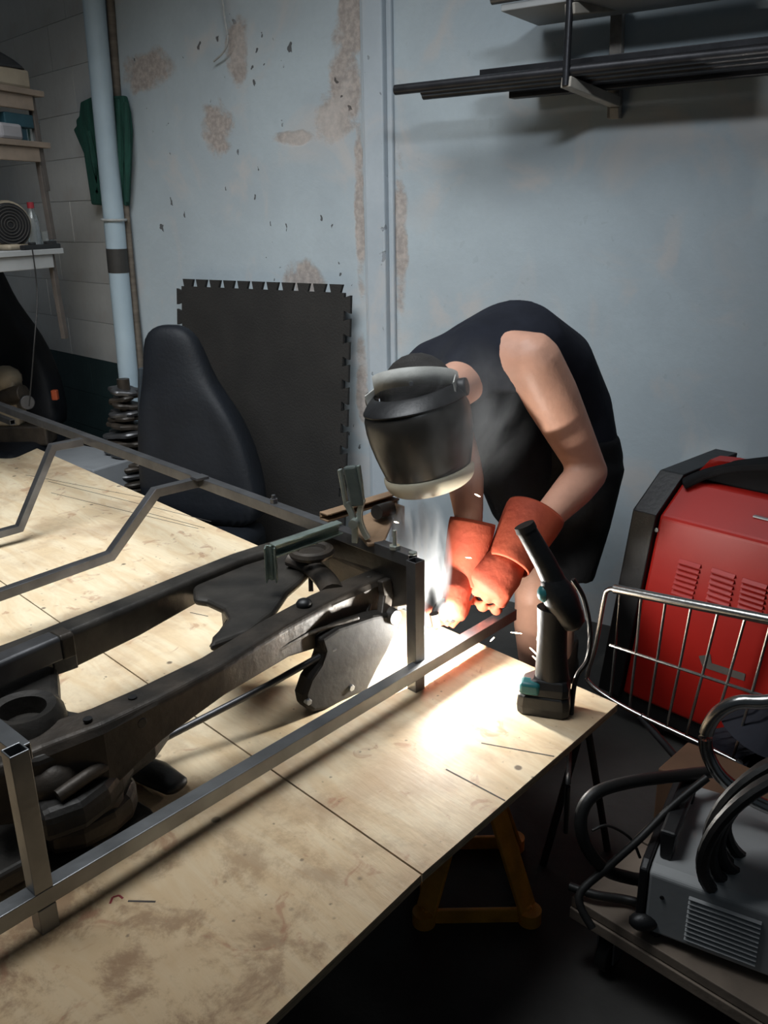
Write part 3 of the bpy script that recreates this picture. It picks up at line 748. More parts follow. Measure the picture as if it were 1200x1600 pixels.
obj('bump_stop', MB().ball(Z(475, 943, zr+.005), (.018, .018, .012)), M['black'], ch, smooth=True)
obj('cross_web', MB().prism([PL(x, y, Z(560, 905, zr-.04), DB) for x, y in [(440, 842), (520, 835), (600, 862), (645, 885), (643, 945), (605, 952), (585, 915), (540, 900), (500, 885)]], DA*-.02), M['dark'], ch, bevel=.005)
# arch under the crossmember down to the hanging arm
obj('rib', MB().bar([Z(600, 905, zr), Z(603, 930, zr-.04), Z(598, 965, zr-.08)], .03, .02, hint=DB), M['dark2'], ch, bevel=.004)
obj('rib', MB().bar([Z(575, 900, zr), Z(578, 930, zr-.04), Z(570, 965, zr-.08)], .012, .02, hint=DB), M['dark'], ch, bevel=.004)
side_disc(612, 962, zr-.08, .019, M['dark'], 'bush_housing', .03)
side_disc(606, 965, zr-.085, .010, M['black'], 'bushing', .036)
# hanging arm (lobed pressing)
lob = [(500, 1000), (530, 980), (585, 962), (626, 955), (624, 980), (606, 1020), (592, 1045), (575, 1080), (540, 1095), (512, 1110), (490, 1114), (478, 1106), (475, 1088), (484, 1062), (500, 1038), (506, 1020)]
def lz(x, y): return max(TZ+.012, (zr-.10) - (y-975)/140.*(.20))
LP0 = Z(500, 1112, TZ+.004)
obj('hanging_arm', MB().prism([PL(x, y, LP0, DA) for x, y in lob], DB*-.04), M['armb'], ch, bevel=.01, seg=3)
for (x, y) in [(481, 1096), (548, 1074)]:
    p = PL(x, y, LP0, DA); obj('bolt', MB().cyl(p, DB, .008, .012, 6), M['steel_l'], ch, bevel=.001)
# long thin rod
obj('tie_rod', MB().rod([Z(238, 1163, TZ+.05), Z(420, 1070, TZ+.10), Z(520, 1014, zr-.10), Z(603, 967, zr-.10)], .0075, 10), M['steel'], ch, smooth=True)
# left cluster: spring tower
c = Z(36, 1116, zr-.01)
prof = [(.045, -.10), (.085, -.10), (.095, -.05), (.085, .0), (.07, .015), (.05, .012), (.045, -.02), (.04, -.09)]
rings = [[c + UP*dz + V((math.cos(a)*r*.82, math.sin(a)*r*.82, 0)) for a in [2*PI*k/32 for k in range(32)]] for r, dz in prof]
obj('spring_tower', MB().loft(rings, caps=False), M['dark'], ch, smooth=True)
plate([(-40, 1050), (60, 1030), (90, 1040), (92, 1080), (106, 1106), (130, 1110), (180, 1090), (150, 1150), (60, 1185), (-40, 1200)], zr-.03, .05, name='tower_base', bevel=.014)
# upper box bracket with rusty tip, drop tab
beam([(-60, 1052, zr+.04, .045, .05), (20, 1017, zr+.04, .045, .05), (85, 990, zr+.04, .045, .05)], 'box_bracket', M['steel'], None, .004)
beam([(85, 990, zr+.041, .046, .052), (106, 982, zr+.041, .046, .052)], 'bracket_end', M['dark2'], None, .004)
obj('drop_tab', MB().box(Z(100, 1025, zr-.02), (.05, .008, .07), (DA, DB, UP)), M['steel'], ch, bevel=.003)
# lower arm cluster
plate([(60, 1165), (150, 1120), (250, 1090), (262, 1120), (240, 1150), (205, 1175), (190, 1200), (170, 1225), (130, 1255), (60, 1280), (40, 1230)], TZ+.14, .06, M['dark'], 'lower_arm', .02)
plate([(110, 1195), (190, 1185), (215, 1215), (205, 1240), (180, 1262), (130, 1288), (70, 1300), (60, 1250)], TZ+.08, .06, M['dark2'], 'arm_casting', .02)
obj('arm_rib', MB().rod(spline([Z(90, 1245, TZ+.15), Z(140, 1210, TZ+.16), Z(190, 1180, TZ+.15), Z(235, 1150, TZ+.13)]), .012, 10), M['dark2'], ch, smooth=True)
obj('arm_rib', MB().rod(spline([Z(95, 1240, TZ+.11), Z(150, 1215, TZ+.11), Z(200, 1190, TZ+.10)]), .016, 10), M['dark'], ch, smooth=True)
obj('ball_joint', MB().ball(Z(80, 1215, TZ+.15), (.05, .05, .04)), M['dark2'], ch, smooth=True)
obj('ball_joint', MB().ball(Z(150, 1245, TZ+.08), (.05, .045, .035)), M['dark'], ch, smooth=True)
obj('rubber_pad', MB().rod([Z(205, 1193, TZ+.018), Z(240, 1208, TZ+.018), Z(275, 1228, TZ+.016)], [(.012, .032), (.015, .036), (.012, .028)], 18, rnd=True), M['black'], ch, smooth=True, label='flat black rubber-faced arm end')
plate([(215, 1250), (235, 1262), (245, 1275), (200, 1305), (170, 1290)], TZ+.02, .02, M['dark'], 'foot_plate', .004)
plate([(-40, 1250), (60, 1230), (70, 1330), (-40, 1390)], TZ+.05, .04, M['dark'], 'lower_plate', .01)
plate([(60, 1330), (150, 1320), (160, 1345), (85, 1372)], TZ+.02, .02, M['dark'], 'foot_plate', .004)

# ================================================================== CHANNEL, CLAMP, WOOD BEYOND
def channel(a, b, w_, h_, m, name, par, th=.004):
    a, b = V(a), V(b); t = (b-a).normalized(); hz, n = orth(t, UP)
    mb = MB(); L = (b-a).length; c = (a+b)/2; ax = (t, n, hz)
    mb.box(c, (L, th, h_), ax); mb.box(c+n*w_/2+hz*(h_/2-th/2), (L, w_, th), ax); mb.box(c+n*w_/2-hz*(h_/2-th/2), (L, w_, th), ax)
    mb.box(c+n*.004, (L, .006, h_*.25), ax)
    return obj(name, mb, m, par, bevel=.001)
g = thing('zinc_channel', Z(432, 898, zr-.05), 'grey zinc plated channel bracket lying over the crossmember, its leg hanging down', 'bracket')
ca = Z(423, 858, ztop-.012+.02); cb = Z(528, 822, ztop+.02)
channel(ca, cb, .022, .030, M['zinc'], 'arm', g); channel(ca+DA*0+UP*.01, ca-UP*.075, .022, .026, M['zinc'], 'leg', g)
g = thing('angle_bracket', Z(600, 830, ztop-.03), 'brown rusty angle bracket lying behind the clamp under the visor', 'bracket')
wa = Z(500, 806, ztop+.03); wb = Z(612, 772, ztop+.03)
channel(wa, wb, .03, .02, M['woodb'], 'top_bar', g)
obj('web_plate', MB().prism([Z(545, 815, ztop+.02), Z(600, 790, ztop+.02), Z(622, 775, ztop+.02), Z(620, 800, ztop+.01), Z(600, 845, ztop-.0), Z(575, 850, ztop-.0)], UP*-.01), M['woodb'], g, bevel=.003)
obj('pipe_stub', MB().cyl(Z(600, 797, ztop+.035), (-.6, -.8, .1), .018, .06, 18), M['dark'], g, smooth=True)
obj('drop_plate', MB().box(Z(622, 815, ztop-.0), (.01, .04, .09), (DA, DB, UP)), M['woodb'], g, bevel=.002)
# locking clamp
g = thing('locking_clamp', Z(556, 845, ztop), 'steel locking clamp with dark handles standing upright on the upper rail', 'clamp')
base = Z(556, 845, ztop)
def cp_(x, y): return PL(x, y, base, V((1, -.3, 0)))
obj('jaw', MB().bar(spline([cp_(541, 785), cp_(549, 800), cp_(554, 820), cp_(555, 848)], 5), .012, .015, hint=V((.95, -.3, 0))), M['jaw'], g, bevel=.002)
obj('jaw', MB().bar(spline([cp_(567, 780), cp_(562, 803), cp_(565, 822), cp_(575, 842)], 5), .012, .013, hint=V((.95, -.3, 0))), M['jaw'], g, bevel=.002)
obj('pivot', MB().cyl(cp_(557, 815)+V((-.005, -.01, 0)), (.3, .95, 0), .011, .022, 16), M['jaw'], g, smooth=True)
obj('handle', MB().bar([cp_(541, 790), cp_(536, 760), cp_(531, 733)], .014, .009, hint=V((.95, -.3, 0))), M['jaw'], g, bevel=.002)
obj('handle', MB().bar([cp_(560, 790), cp_(554, 760), cp_(547, 728)], .02, .032, hint=V((.95, -.3, 0))), M['clampgrip'], g, bevel=.005)
obj('handle', MB().bar([cp_(567, 785), cp_(564, 755), cp_(560, 727)], .012, .008, hint=V((.95, -.3, 0))), M['zinc'], g, bevel=.002)

# ================================================================== PERSON
per = thing('person', V((.42, 2.45, 0)), 'person in black vest, shorts and orange gauntlets bent over the weld behind a dark visor', 'person')
pel = Y(882, 705, 2.62); wai = Y(872, 635, 2.58); rib = Y(838, 575, 2.50); che = Y(790, 545, 2.42); shl = Y(752, 555, 2.34); nkb = Y(728, 592, 2.27)
shL = Y(832, 562, 2.22); shR = Y(672, 580, 2.47)
lat = (shL-shR).normalized()
def torso(e):
    mb = MB(); C = [pel-UP*.06, pel, wai, rib, che, shl]
    S = [(.165, .125), (.165, .125), (.155, .115), (.165, .125), (.175, .125), (.165, .085)]
    rings = []
    for i, c in enumerate(C):
        t = C[min(i+1, 5)]-C[max(i-1, 0)]; a, b = orth(t, lat); wv, dv = S[i]
        rings.append([c + a*math.cos(2*PI*k/28)*(wv+e) + b*math.sin(2*PI*k/28)*(dv+e) for k in range(28)])
    mb.loft(rings); return mb
hc = Y(658, 643, 2.08)                                   # head centre
hu = V((-.17, .10, .98)).normalized()                   # crown direction
hf = V((-.34, -.93, 0)); hf = (hf-hu*hf.dot(hu)).normalized(); hl = hu.cross(hf)
elL = Y(921, 738, 2.30); wrL = Y(842, 822, 2.10)
elR = Y(724, 715, 2.36); wrR = Y(733, 815, 2.08)
knR = Y(833, 935, 2.42); knL = Y(866, 935, 2.52)
ftR = V((knR.x+.02, knR.y+.05, .06)); ftL = V((knL.x+.05, knL.y+.06, .06))
body = MB(); tm = torso(-.006); body.add(tm.v, tm.f)
body.rod([shR+lat*.02, shl, shL-lat*.02], [.07, .085, .075], 18, rnd=True)
body.rod([shl, nkb, nkb+(hc-nkb)*.55], [.08, .064, .058], 18, rnd=True)                  # neck
body.ball(hc+hu*.015, (.076, .095, .115), 20, (hl, hf, hu)); body.ball(hc-hu*.05+hf*.015, (.058, .075, .075), 16, (hl, hf, hu))
body.rod([hc+hf*.085+hu*.01, hc+hf*.112-hu*.025], [.010, .017], 10, rnd=True)              # nose
body.ball(hc+hf*.088-hu*.062, (.026, .012, .008), 10, (hl, hf, hu))                       # mouth
for s in (-1, 1):
    body.ball(hc+hl*s*.078-hf*.005, (.010, .02, .032), 12, (hl, hf, hu))                  # ear
    body.ball(hc+hl*s*.032+hf*.086+hu*.012, (.014, .010, .010), 10, (hl, hf, hu))         # eye lid
body.rod([shL, shL+(elL-shL)*.3, shL+(elL-shL)*.65, elL], [.073, .073, .062, .050], 20, rnd=True)
body.rod([elL, elL+(wrL-elL)*.3, wrL], [.052, .054, .036], 18, rnd=True)
body.rod([shR, shR+(elR-shR)*.5, elR], [.068, .062, .048], 18, rnd=True)
body.rod([elR, elR+(wrR-elR)*.35, wrR], [.048, .052, .036], 18, rnd=True)
hipR = pel-lat*.09-UP*.05; hipL = pel+lat*.09-UP*.05
for hip, kn, ft in ((hipR, knR, ftR), (hipL, knL, ftL)):
    body.rod([hip, hip+(kn-hip)*.5, kn], [.095, .082, .058], 18, rnd=True)
    body.rod([kn, kn+(ft-kn)*.3, ft], [.056, .060, .038], 18, rnd=True)
obj('body', body, M['skin'], per, remesh=.009, sm_it=6)
v = torso(.012)
v.rod([shR+lat*.005, shl-lat*.0+UP*.0, shL-lat*.068], [(.085, .085), (.095, .095), (.085, .085)], 20, rnd=True)
v.rod([shl, shl+(nkb-shl)*.7], [.100, .086], 20, rnd=True)
v.rod([Y(775, 600, 2.45), Y(800, 690, 2.55), Y(825, 780, 2.62)], [(.13, .15), (.13, .15), (.12, .13)], 20, hint=lat, rnd=True)
obj('vest', v, M['vest'], per, remesh=.010, sm_it=7)
s = MB(); 
C = [wai+(pel-wai)*.55, pel, pel-UP*.09]
rings = []
for i, c in enumerate(C):
    a, b = orth(UP, lat); wv, dv = [(.182, .145), (.188, .152), (.185, .150)][i]
    rings.append([c + a*math.cos(2*PI*k/28)*wv + b*math.sin(2*PI*k/28)*dv for k in range(28)])
s.loft(rings)
for hip, kn in ((hipR, knR), (hipL, knL)):
    e = hip+(kn-hip)*.80
    s.rod([hip+UP*.02, hip+(kn-hip)*.4, e], [.112, .112, .105], 20)
obj('shorts', s, M['shorts'], per, remesh=.010, sm_it=4)
for ft in (ftR, ftL):
    fd = V((-.5, -.85, 0)).normalized()
    b_ = MB().rod([ft-fd*.06-UP*.02, ft+fd*.06-UP*.025, ft+fd*.17-UP*.03], [(.04, .042), (.036, .048), (.026, .042)], 16, rnd=True); b_.rod([ft-UP*.02, ft+UP*.10], [.05, .052], 16)
    obj('boot', b_, M['boot'], per, remesh=.008, sm_it=3)
# hair
hb_ = MB(); hb_.ball(hc+hu*.034-hf*.006, (.094, .118, .108), 24, (hl, hf, hu))
hb_.v = [p if (p-hc).dot(hu)-(p-hc).dot(hf)*.30 > -.035 else hc+(p-hc)*.8 for p in hb_.v]
obj('hair', hb_, M['hair'], per, smooth=True)
# --- gloves
def glove(wr, dirn, palm_n, thumb_side, curl, m, cuff_dir, cuff_len, cr0, cr1, pale=False, spread=.26):
    """dirn: wrist->knuckles, palm_n: normal out of the palm, thumb_side: +-1"""
    dirn = dirn.normalized(); palm_n = (palm_n-dirn*palm_n.dot(dirn)).normalized(); sd = dirn.cross(palm_n)*thumb_side
    mb = MB()
    kn = wr+dirn*.095
    mb.rod([wr, wr+dirn*.05, kn], [(.040, .044), (.037, .062), (.031, .063)], 18, hint=palm_n, rnd=True)
    lens = [.082, .092, .086, .068]
    for i in range(4):
        off = sd*(.045-.030*i); b0 = kn+off-dirn*.012; d1 = (dirn+sd*(spread*(1.5-i)*.3)).normalized()
        L = lens[i]; pts = [b0]; d = d1; a = 0
        for k, seg in enumerate((.45, .32, .28)):
            a += curl[k]; dd = d1*math.cos(a)+palm_n*math.sin(a); pts.append(pts[-1]+dd*L*seg*1.25)
        mb.rod(pts, [.0185, .0175, .0165, .015], 12, hint=palm_n, rnd=True)
    tb = wr+dirn*.03+sd*.035; t1 = tb+(sd*.65+dirn*.55+palm_n*.35).normalized()*.045; t2 = t1+(dirn*.8+palm_n*.6+sd*.05).normalized()*.04
    mb.rod([tb-sd*.01, t1, t2], [.024, .021, .018], 12, rnd=True)
    return mb, kn, sd
def gauntlet(name, wr, hd, pn, ts, curl, cuff0, r0, r1, label, spread=.26):
    g_, kn, sd = glove(wr, hd, pn, ts, curl, None, None, 0, 0, 0, spread=spread)
    gl = obj(name, g_, M['glove'], per, remesh=.0045, sm_it=4, label=label)
    cf = MB(); n = 24; t = (cuff0-wr).normalized(); a, b = orth(t, lat)
    rr = []
    for q, R in ((-.25, r1*.95), (0.05, r1), (.5, (r0+r1)/2*1.02), (1, r0)):
        rr.append([wr+(cuff0-wr)*q + a*math.cos(2*PI*k/n)*R*(1+.05*math.sin(3*2*PI*k/n)) + b*math.sin(2*PI*k/n)*R*.88 for k in range(n)])
    cf.loft(rr, caps=False)
    obj('cuff', cf, M['glove'], gl, smooth=True, solid=.006, subsurf=1)
    obj('cuff_seam', MB().rod(rr[1]+[rr[1][0]], .003, 6), M['glove'], gl, smooth=True)
    return gl, kn, sd
gripR = Y(712, 945, 2.0)
wL = Y(800, 868, 2.02); cL = Y(836, 800, 2.10)
gl1, knL_, sdL = gauntlet('glove', wL, Y(762, 915, 1.97)-wL, V((-.5, .1, -.85)), -1, (.5, .75, .7), cL, .082, .062, 'orange leather gauntlet on the arm nearer the red machine')
wR = Y(722, 895, 2.02); cR = Y(738, 812, 2.07)
gl2, knR_, sdR = gauntlet('glove', wR, Y(712, 945, 1.97)-wR, V((-.75, -.15, -.6)), 1, (.55, .8, .7), cR, .062, .050, 'orange leather gauntlet holding the torch')
# worn pale finger patch
# --- visor
prof = [(.128, .050, .060, .00), (.118, .085, .100, .012), (.058, .101, .126, .008), (.040, .117, .143, .018), (.015, .131, .161, .022), (-.05, .126, .152, .020), (-.11, .113, .132, .018), (-.145, .103, .118, .016)]
def vrow(h_, rx, ry, fo, wd=1.75, add=0):
    row = []
    for k in range(33):
        th = -wd+2*wd*k/32; row.append(hc + hu*(h_-.012*math.cos(th)) + hl*math.sin(th)*(rx+add) + hf*(math.cos(th)*(ry+add)+fo))
    return row
wds = [1.2, 1.3, 1.4, 1.5, 1.65, 1.75, 1.7, 1.65]
rows = [vrow(*prof[i], wd=wds[i]) for i in range(len(prof))]
# the brow starts below the head band
rows = rows[2:]
vz = thing_v = obj('visor', MB().loft(rows, closed=False, caps=False), M['visor'], per, smooth=True, solid=.003, subsurf=1, label='dark curved face visor')
rim = [vrow(-.135, .105, .120, .016, 1.68, .004), vrow(-.147, .105, .120, .016, 1.68, .008), vrow(-.170, .099, .112, .014, 1.68, .008), vrow(-.180, .092, .102, .012, 1.68, .002)]
obj('visor_rim', MB().loft(rim, closed=False, caps=False), M['rim'], vz, smooth=True, solid=.004, subsurf=1, label='pale cream lower rim')
# brow guard: domed cap between band and visor
bg = [vrow(.062, .098, .124, .006, 1.5, .003), vrow(.046, .112, .139, .014, 1.5, .004), vrow(.026, .126, .155, .021, 1.5, .003)]
obj('brow_guard', MB().loft(bg, closed=False, caps=False), M['black'], vz, smooth=True, solid=.004, subsurf=1)
# headband straps
def band(h_, tilt, R1, R2, wd, w_, name='headband', m=M['strap'], par=per, a0=-PI, a1=PI):
    rows = [[], []]
    for k in range(49):
        th = a0+(a1-a0)*k/48
        c = hc + hl*math.sin(th)*R1 + hf*(math.cos(th)*R2-.004) + hu*(h_+tilt*math.cos(th))
        rows[0].append(c+hu*w_/2); rows[1].append(c-hu*w_/2)
    return obj(name, MB().loft(rows, closed=False, caps=False), m, par, smooth=True, solid=.004)
hbnd = band(.066, .034, .099, .124, 0, .042)
obj('rivet', MB().cyl(hc+hf*.119+hl*.03+hu*.082, hf+hl*.25, .005, .006, 12), M['steel_l'], hbnd, smooth=True)
for s_ in (-1, 1):
    obj('pivot_knob', MB().cyl(hc+hl*s_*.118+hu*.045+hf*.01, hl, .022, .022, 20), M['black'], hbnd, smooth=True, bevel=.004)
    obj('side_arm', MB().bar([hc+hl*s_*.102+hu*.062-hf*.0, hc+hl*s_*.112+hu*.05+hf*.06], .004, .03, hint=hu), M['strap'], hbnd, bevel=.001)

# ================================================================== WELDING TORCH
g = thing('welding_torch', knR_, 'black welding torch held in the orange glove at the bright arc', 'torch')
tip = Z(682, 985, TZ+.10)
hand = knR_+V((-.01, -.01, -.02))
nk = spline([hand+V((.02, 0, .02)), hand, Y(694, 940, 1.93), Y(680, 955, 1.90), tip+V((-.004, 0, .02))], 5)
obj('neck', MB().rod(nk, .009, 12), M['steel'], g, smooth=True)
obj('nozzle', MB().rod([tip+V((-.006, 0, .045)), tip+V((0, 0, .012))], [.012, .0105], 14), M['dark2'], g, smooth=True)
obj('torch_handle', MB().rod([hand+V((0, 0, 0)), hand+V((.035, .02, .045)), hand+V((.07, .05, .07))], [.014, .016, .014], 14, rnd=True), M['black'], g, smooth=True)
hs = spline([hand+V((.07, .05, .07)), Y(772, 880, 2.0), Y(800, 940, 2.05), Y(840, 985, 2.15), V((.55, 2.1, .02)), V((.75, 2.0, .02))], 8)
# arc
ARC = Z(690, 1000, TZ+.09)
tag(obj('welding_arc', MB().ball(ARC, .006, 12), M['arc'], smooth=True), 'blinding white welding arc at the foot of the front post', 'arc')
lamp('arc_light', 'POINT', ARC+V((0, 0, .012)), None, 14, (1.0, .97, .90), radius=.012)
al = lamp('arc_pool_fill', 'AREA', ARC+V((.004, -.006, -.012)), ARC+V((.005, -.01, -.5)), 34, (1.0, .97, .86), .02)  # extra downward lamp added at the arc to brighten the table
# sparks
sk = [(742, 772, 750, 776, 2.0), (798, 988, 815, 990, 1.85), (766, 1002, 772, 996, 1.8), (828, 1012, 838, 1022, 1.8), (832, 1025, 842, 1034, 1.8), (728, 871, 736, 872, 1.9), (616, 815, 622, 817, 1.9)]
SL = ['glowing spark highest of all, beside the bare forearm under the visor', 'long glowing spark in front of the shorts, left of the cordless tool', 'small slanting spark just above the far table corner beside the square tube', 'upper of two sparks close to the grip of the cordless tool', 'lower of two sparks close to the grip of the cordless tool', 'short spark crossing the orange glove that holds the torch', 'tiny spark left of the smoke, in front of the brown bracket']
for (x0, y0, x1, y1, d), slab in zip(sk, SL):
    tag(obj('spark', MB().rod([Y(x0, y0, d), Y((x0+x1)/2, (y0+y1)/2, d), Y(x1, y1, d)], [.0007, .0016, .0009], 6, rnd=True), M['spark'], smooth=True), slab, 'spark', 'sparks flying from the weld')

# ================================================================== CORDLESS TOOL
db = Z(850, 1108, TZ)
g = thing('cordless_tool', db, 'black and teal cordless power tool standing upright on its battery at the table corner', 'power tool')
u_ = V((.95, -.30, 0)).normalized(); n_ = V((.30, .95, 0)).normalized()
def dl(x, y, o=0): return PL(x, y, db+n_*o, u_)
def rect_ring(c, wv, dv, ch_=.25):
    p = []
    for sx, sy in ((-1, -1+ch_), (-1+ch_, -1), (1-ch_, -1), (1, -1+ch_), (1, 1-ch_), (1-ch_, 1), (-1+ch_, 1), (-1, 1-ch_)): p.append(c+u_*sx*wv+n_*sy*dv)
    return p
zt = lambda z: V((db.x, db.y, TZ+z))
obj('battery', MB().loft([rect_ring(zt(.001), .056, .036), rect_ring(zt(.02), .058, .038), rect_ring(zt(.045), .056, .037), rect_ring(zt(.05), .050, .034)]), M['black'], g, bevel=.003)
obj('battery_collar', MB().loft([rect_ring(zt(.05), .054, .036), rect_ring(zt(.068)+u_*.002, .052, .034), rect_ring(zt(.085)+u_*.012, .036, .028)]), M['black'], g, bevel=.003)
obj('teal_panel', MB().box(zt(.066)-u_*.03-n_*.022, (.045, .035, .03), (u_, n_, UP)), M['teal'], g, bevel=.008, smooth=True)
hpts = [zt(.08)+u_*.014, dl(862, 1020), dl(863, 985), dl(866, 950)]
obj('grip', MB().rod(hpts, [(.038, .028), (.033, .027), (.032, .026), (.037, .029)], 18, hint=u_), M['black'], g, smooth=True)
obj('trigger_guard', MB().rod(spline([dl(850, 985), dl(842, 1000), dl(848, 1030), dl(852, 1045)], 4), .006, 10), M['beige'], g, smooth=True)
obj('motor_housing', MB().rod([dl(892, 965), dl(878, 940), dl(868, 920), dl(862, 905)], [.030, .037, .034, .026], 20, rnd=True), M['black'], g, smooth=True)
obj('teal_cap', MB().ball(dl(852, 927, -.012), (.018, .018, .02), 14), M['teal'], g, smooth=True)
obj('nose_tube', MB().rod([dl(878, 935), dl(852, 880), dl(820, 824)], [.027, .0235, .021], 18), M['black'], g, smooth=True, bevel=.003)
obj('nose_ring', MB().rod([dl(823, 829), dl(819, 820)], [.023, .022], 18), M['blacksoft'], g, smooth=True)
cd = spline([dl(895, 905, .05), dl(912, 935, .06), dl(922, 985, .06), dl(918, 1030, .05), dl(900, 1060, .03), dl(893, 1110, -.0), dl(890, 1170, -.05), Y(888, 1215, 1.45), Y(886, 1250, 1.46), Y(884, 1300, 1.47)], 8)
tag(obj('power_cord', MB().rod(cd, .0055, 8), M['blacksoft'], smooth=True), 'black cord looping behind the cordless tool and over the table edge', 'cord')

# ================================================================== RED WELDING MACHINE
mb_ = V((.80, 2.32, 0))
R_bl = Y(972, 1082, 2.30)           # red side, bottom left
md = DB                              # along the side, to the right/near
ma = V((.736, .677, 0))              # into the machine
ridge = PL(1030, 806, R_bl, md)
z0 = R_bl.z; zr_ = ridge.z; sh0 = (ridge-R_bl).dot(md)
g = thing('welding_machine', V((R_bl.x+.3, R_bl.y-.1, 0)), 'large red and black welding machine on wheels against the right wall', 'welding machine')
Lm = 1.0
def mring(s, grow=0, zb=z0, zt_=None, shear=True, dep=.42):
    out = []
    for (a_, z_) in [(0-grow, zb-grow), (0-grow, zr_+grow*.3), (.10, zr_+.088+grow), (dep, zr_+.088+grow), (dep+grow, zb-grow)]:
        sh = sh0*(z_-z0)/(zr_-z0) if shear else 0
        if z_ > zr_+.05: sh = sh0*1.0+.012
        out.append(R_bl*1 - UP*R_bl.z + md*(s+sh) + ma*a_ + UP*z_)
    return out
obj('side_cover', MB().loft([mring(0), mring(Lm, shear=True)]), M['redp'], g, bevel=.010, seg=3)
obj('front_bezel', MB().loft([mring(-.085, -.01), mring(-.075, .012), mring(-.003, .012)]), M['black'], g, bevel=.008, seg=3)
# black base and grey lower box
obj('base_skirt', MB().loft([[p for p in [R_bl+md*-.05-UP*.05+ma*.01, R_bl+md*-.05-UP*.0+ma*.01, R_bl+md*-.05+ma*.4, R_bl+md*-.05-UP*.05+ma*.4]], [p for p in [R_bl+md*Lm-UP*.05+ma*.01, R_bl+md*Lm-UP*.0+ma*.01, R_bl+md*Lm+ma*.4, R_bl+md*Lm-UP*.05+ma*.4]]]), M['black'], g, bevel=.003)
gb = R_bl - UP*(R_bl.z)
obj('lower_cabinet', MB().box(gb+md*.55+ma*.22+UP*((z0-.05)/2+.04), (1.0, .36, z0-.05-.08), (md, ma, UP)), M['grey'], g, bevel=.006)
for q in (.1, .9):
    for a_ in (.06, .36): obj('wheel', MB().cyl(gb+md*q+ma*a_+UP*.04, ma, .04, .025, 20), M['black'], g, smooth=True, bevel=.003)
# recessed black top handle
tz = zr_+.088
def mp(s, a_, z_): return R_bl - UP*R_bl.z + md*s + ma*a_ + UP*z_
hpts = [mp(sh0+.02, .08, tz-.01), mp(sh0+.08, .11, tz+.03), mp(sh0+.18, .12, tz+.065), mp(sh0+.35, .12, tz+.095), mp(sh0+.6, .12, tz+.10), mp(sh0+.85, .12, tz+.06)]
obj('handle', MB().bar(spline(hpts, 6), .05, .022), M['mblack'], g, bevel=.006)
obj('top_recess', MB().prism([mp(sh0+.0, .12, tz-.004), mp(.95, .12, tz-.004), mp(.95, .12, tz+.09), mp(sh0+.35, .12, tz+.085), mp(sh0+.18, .12, tz+.058), mp(sh0+.06, .12, tz+.02)], ma*.2), M['mblack'], g, bevel=.004)
obj('red_knob_cover', MB().ball(mp(sh0+.42, .10, tz+.01), (.06, .04, .035), 16), M['redp'], g, smooth=True)
obj('corner_accent', MB().prism([mp(sh0+.02, .16, tz+.01), mp(sh0+.05, .16, tz+.05), mp(sh0+.11, .16, tz+.055)], ma*.06), M['redp'], g)
# louvres, three columns
def onside(x, y, out=0): return PL(x, y, R_bl-ma*out, md)
cols = [((1062, 872), (1096, 882), (1050, 922)), ((1113, 886), (1150, 898), (1103, 940)), ((1161, 902), (1200, 914), (1152, 952))]
for (pa_, pb_, pc_) in cols:
    A_ = onside(*pa_); B_ = onside(*pb_); Cc = onside(*pc_)
    for k in range(7):
        o_ = (Cc-A_)*(k/6.3); a1_, b1_ = A_+o_, B_+o_
        mbv = MB(); n1 = -ma
        mbv.prism([a1_+n1*.0005, a1_+n1*.010-UP*.010, a1_+n1*.0005-UP*.012], (b1_-a1_))
        obj('louvre', mbv, M['redp'], g, bevel=.001)
obj('logo_mark', MB().prism([onside(1092, 1025, .001), onside(1110, 1022, .001), onside(1112, 1036, .001), onside(1165, 1053, .001), onside(1163, 1064, .001), onside(1098, 1042, .001)], -ma*.0012), M['sbrk'], g)
obj('screw', MB().cyl(onside(1026, 828, .002), ma, .006, .004, 12), M['steel_l'], g, smooth=True)
obj('screw', MB().cyl(onside(972, 1043, .002), ma, .006, .004, 12), M['steel_l'], g, smooth=True)
# warning mark on the sloping top
mk = [PL(1178, 806, mp(0, .05, 0), md), PL(1200, 812, mp(0, .05, 0), md)]
obj('top_label', MB().bar([mk[0], mk[1]+md*.05], .012, .004), M['grey'], g)

# ================================================================== TROLLEY
tro = thing('trolley', Z(960, 1530, 0), 'wooden-decked trolley with chrome wire side and caster wheels in front of the red machine', 'trolley')
d0 = Z(892, 1402, .17); d1 = Z(1205, 1592, .17); td = (d1-d0).normalized(); ta = UP.cross(td); 
if ta.x < 0: ta = -ta
dk = [d0, d0+td*.95, d0+td*.95+ta*.50, d0+ta*.50]
for k in range(4):
    a_ = ta*(.125*k+.002); b_ = ta*(.125*(k+1)-.003)
    obj('deck_board', MB().prism([d0+a_, d0+td*.95+a_, d0+td*.95+b_, d0+b_], UP*-.022), M['shelfw'], tro, bevel=.002)
obj('deck_rim', MB().prism([d0-ta*.002-UP*.05, d0+td*.95-ta*.002-UP*.05, d0+td*.95-ta*.002-UP*.024, d0-ta*.002-UP*.024], ta*.03), M['shelfw'], tro, bevel=.002)
def caster(p, par):
    o = obj('caster', MB().cyl(p+UP*.042, td, .042, .026, 22), M['blacksoft'], par, smooth=True, bevel=.004)
    obj('fork', MB().box(p+UP*.075+td*.018, (.004, .04, .09), (td, ta, UP)).box(p+UP*.075-td*.018, (.004, .04, .09), (td, ta, UP)).box(p+UP*.117, (.05, .05, .006), (td, ta, UP)), M['steel_l'], o, bevel=.001)
for q, r_ in ((.07, .05), (.88, .05), (.07, .45), (.88, .45)): caster(V((d0.x, d0.y, 0))+td*q+ta*r_, tro)
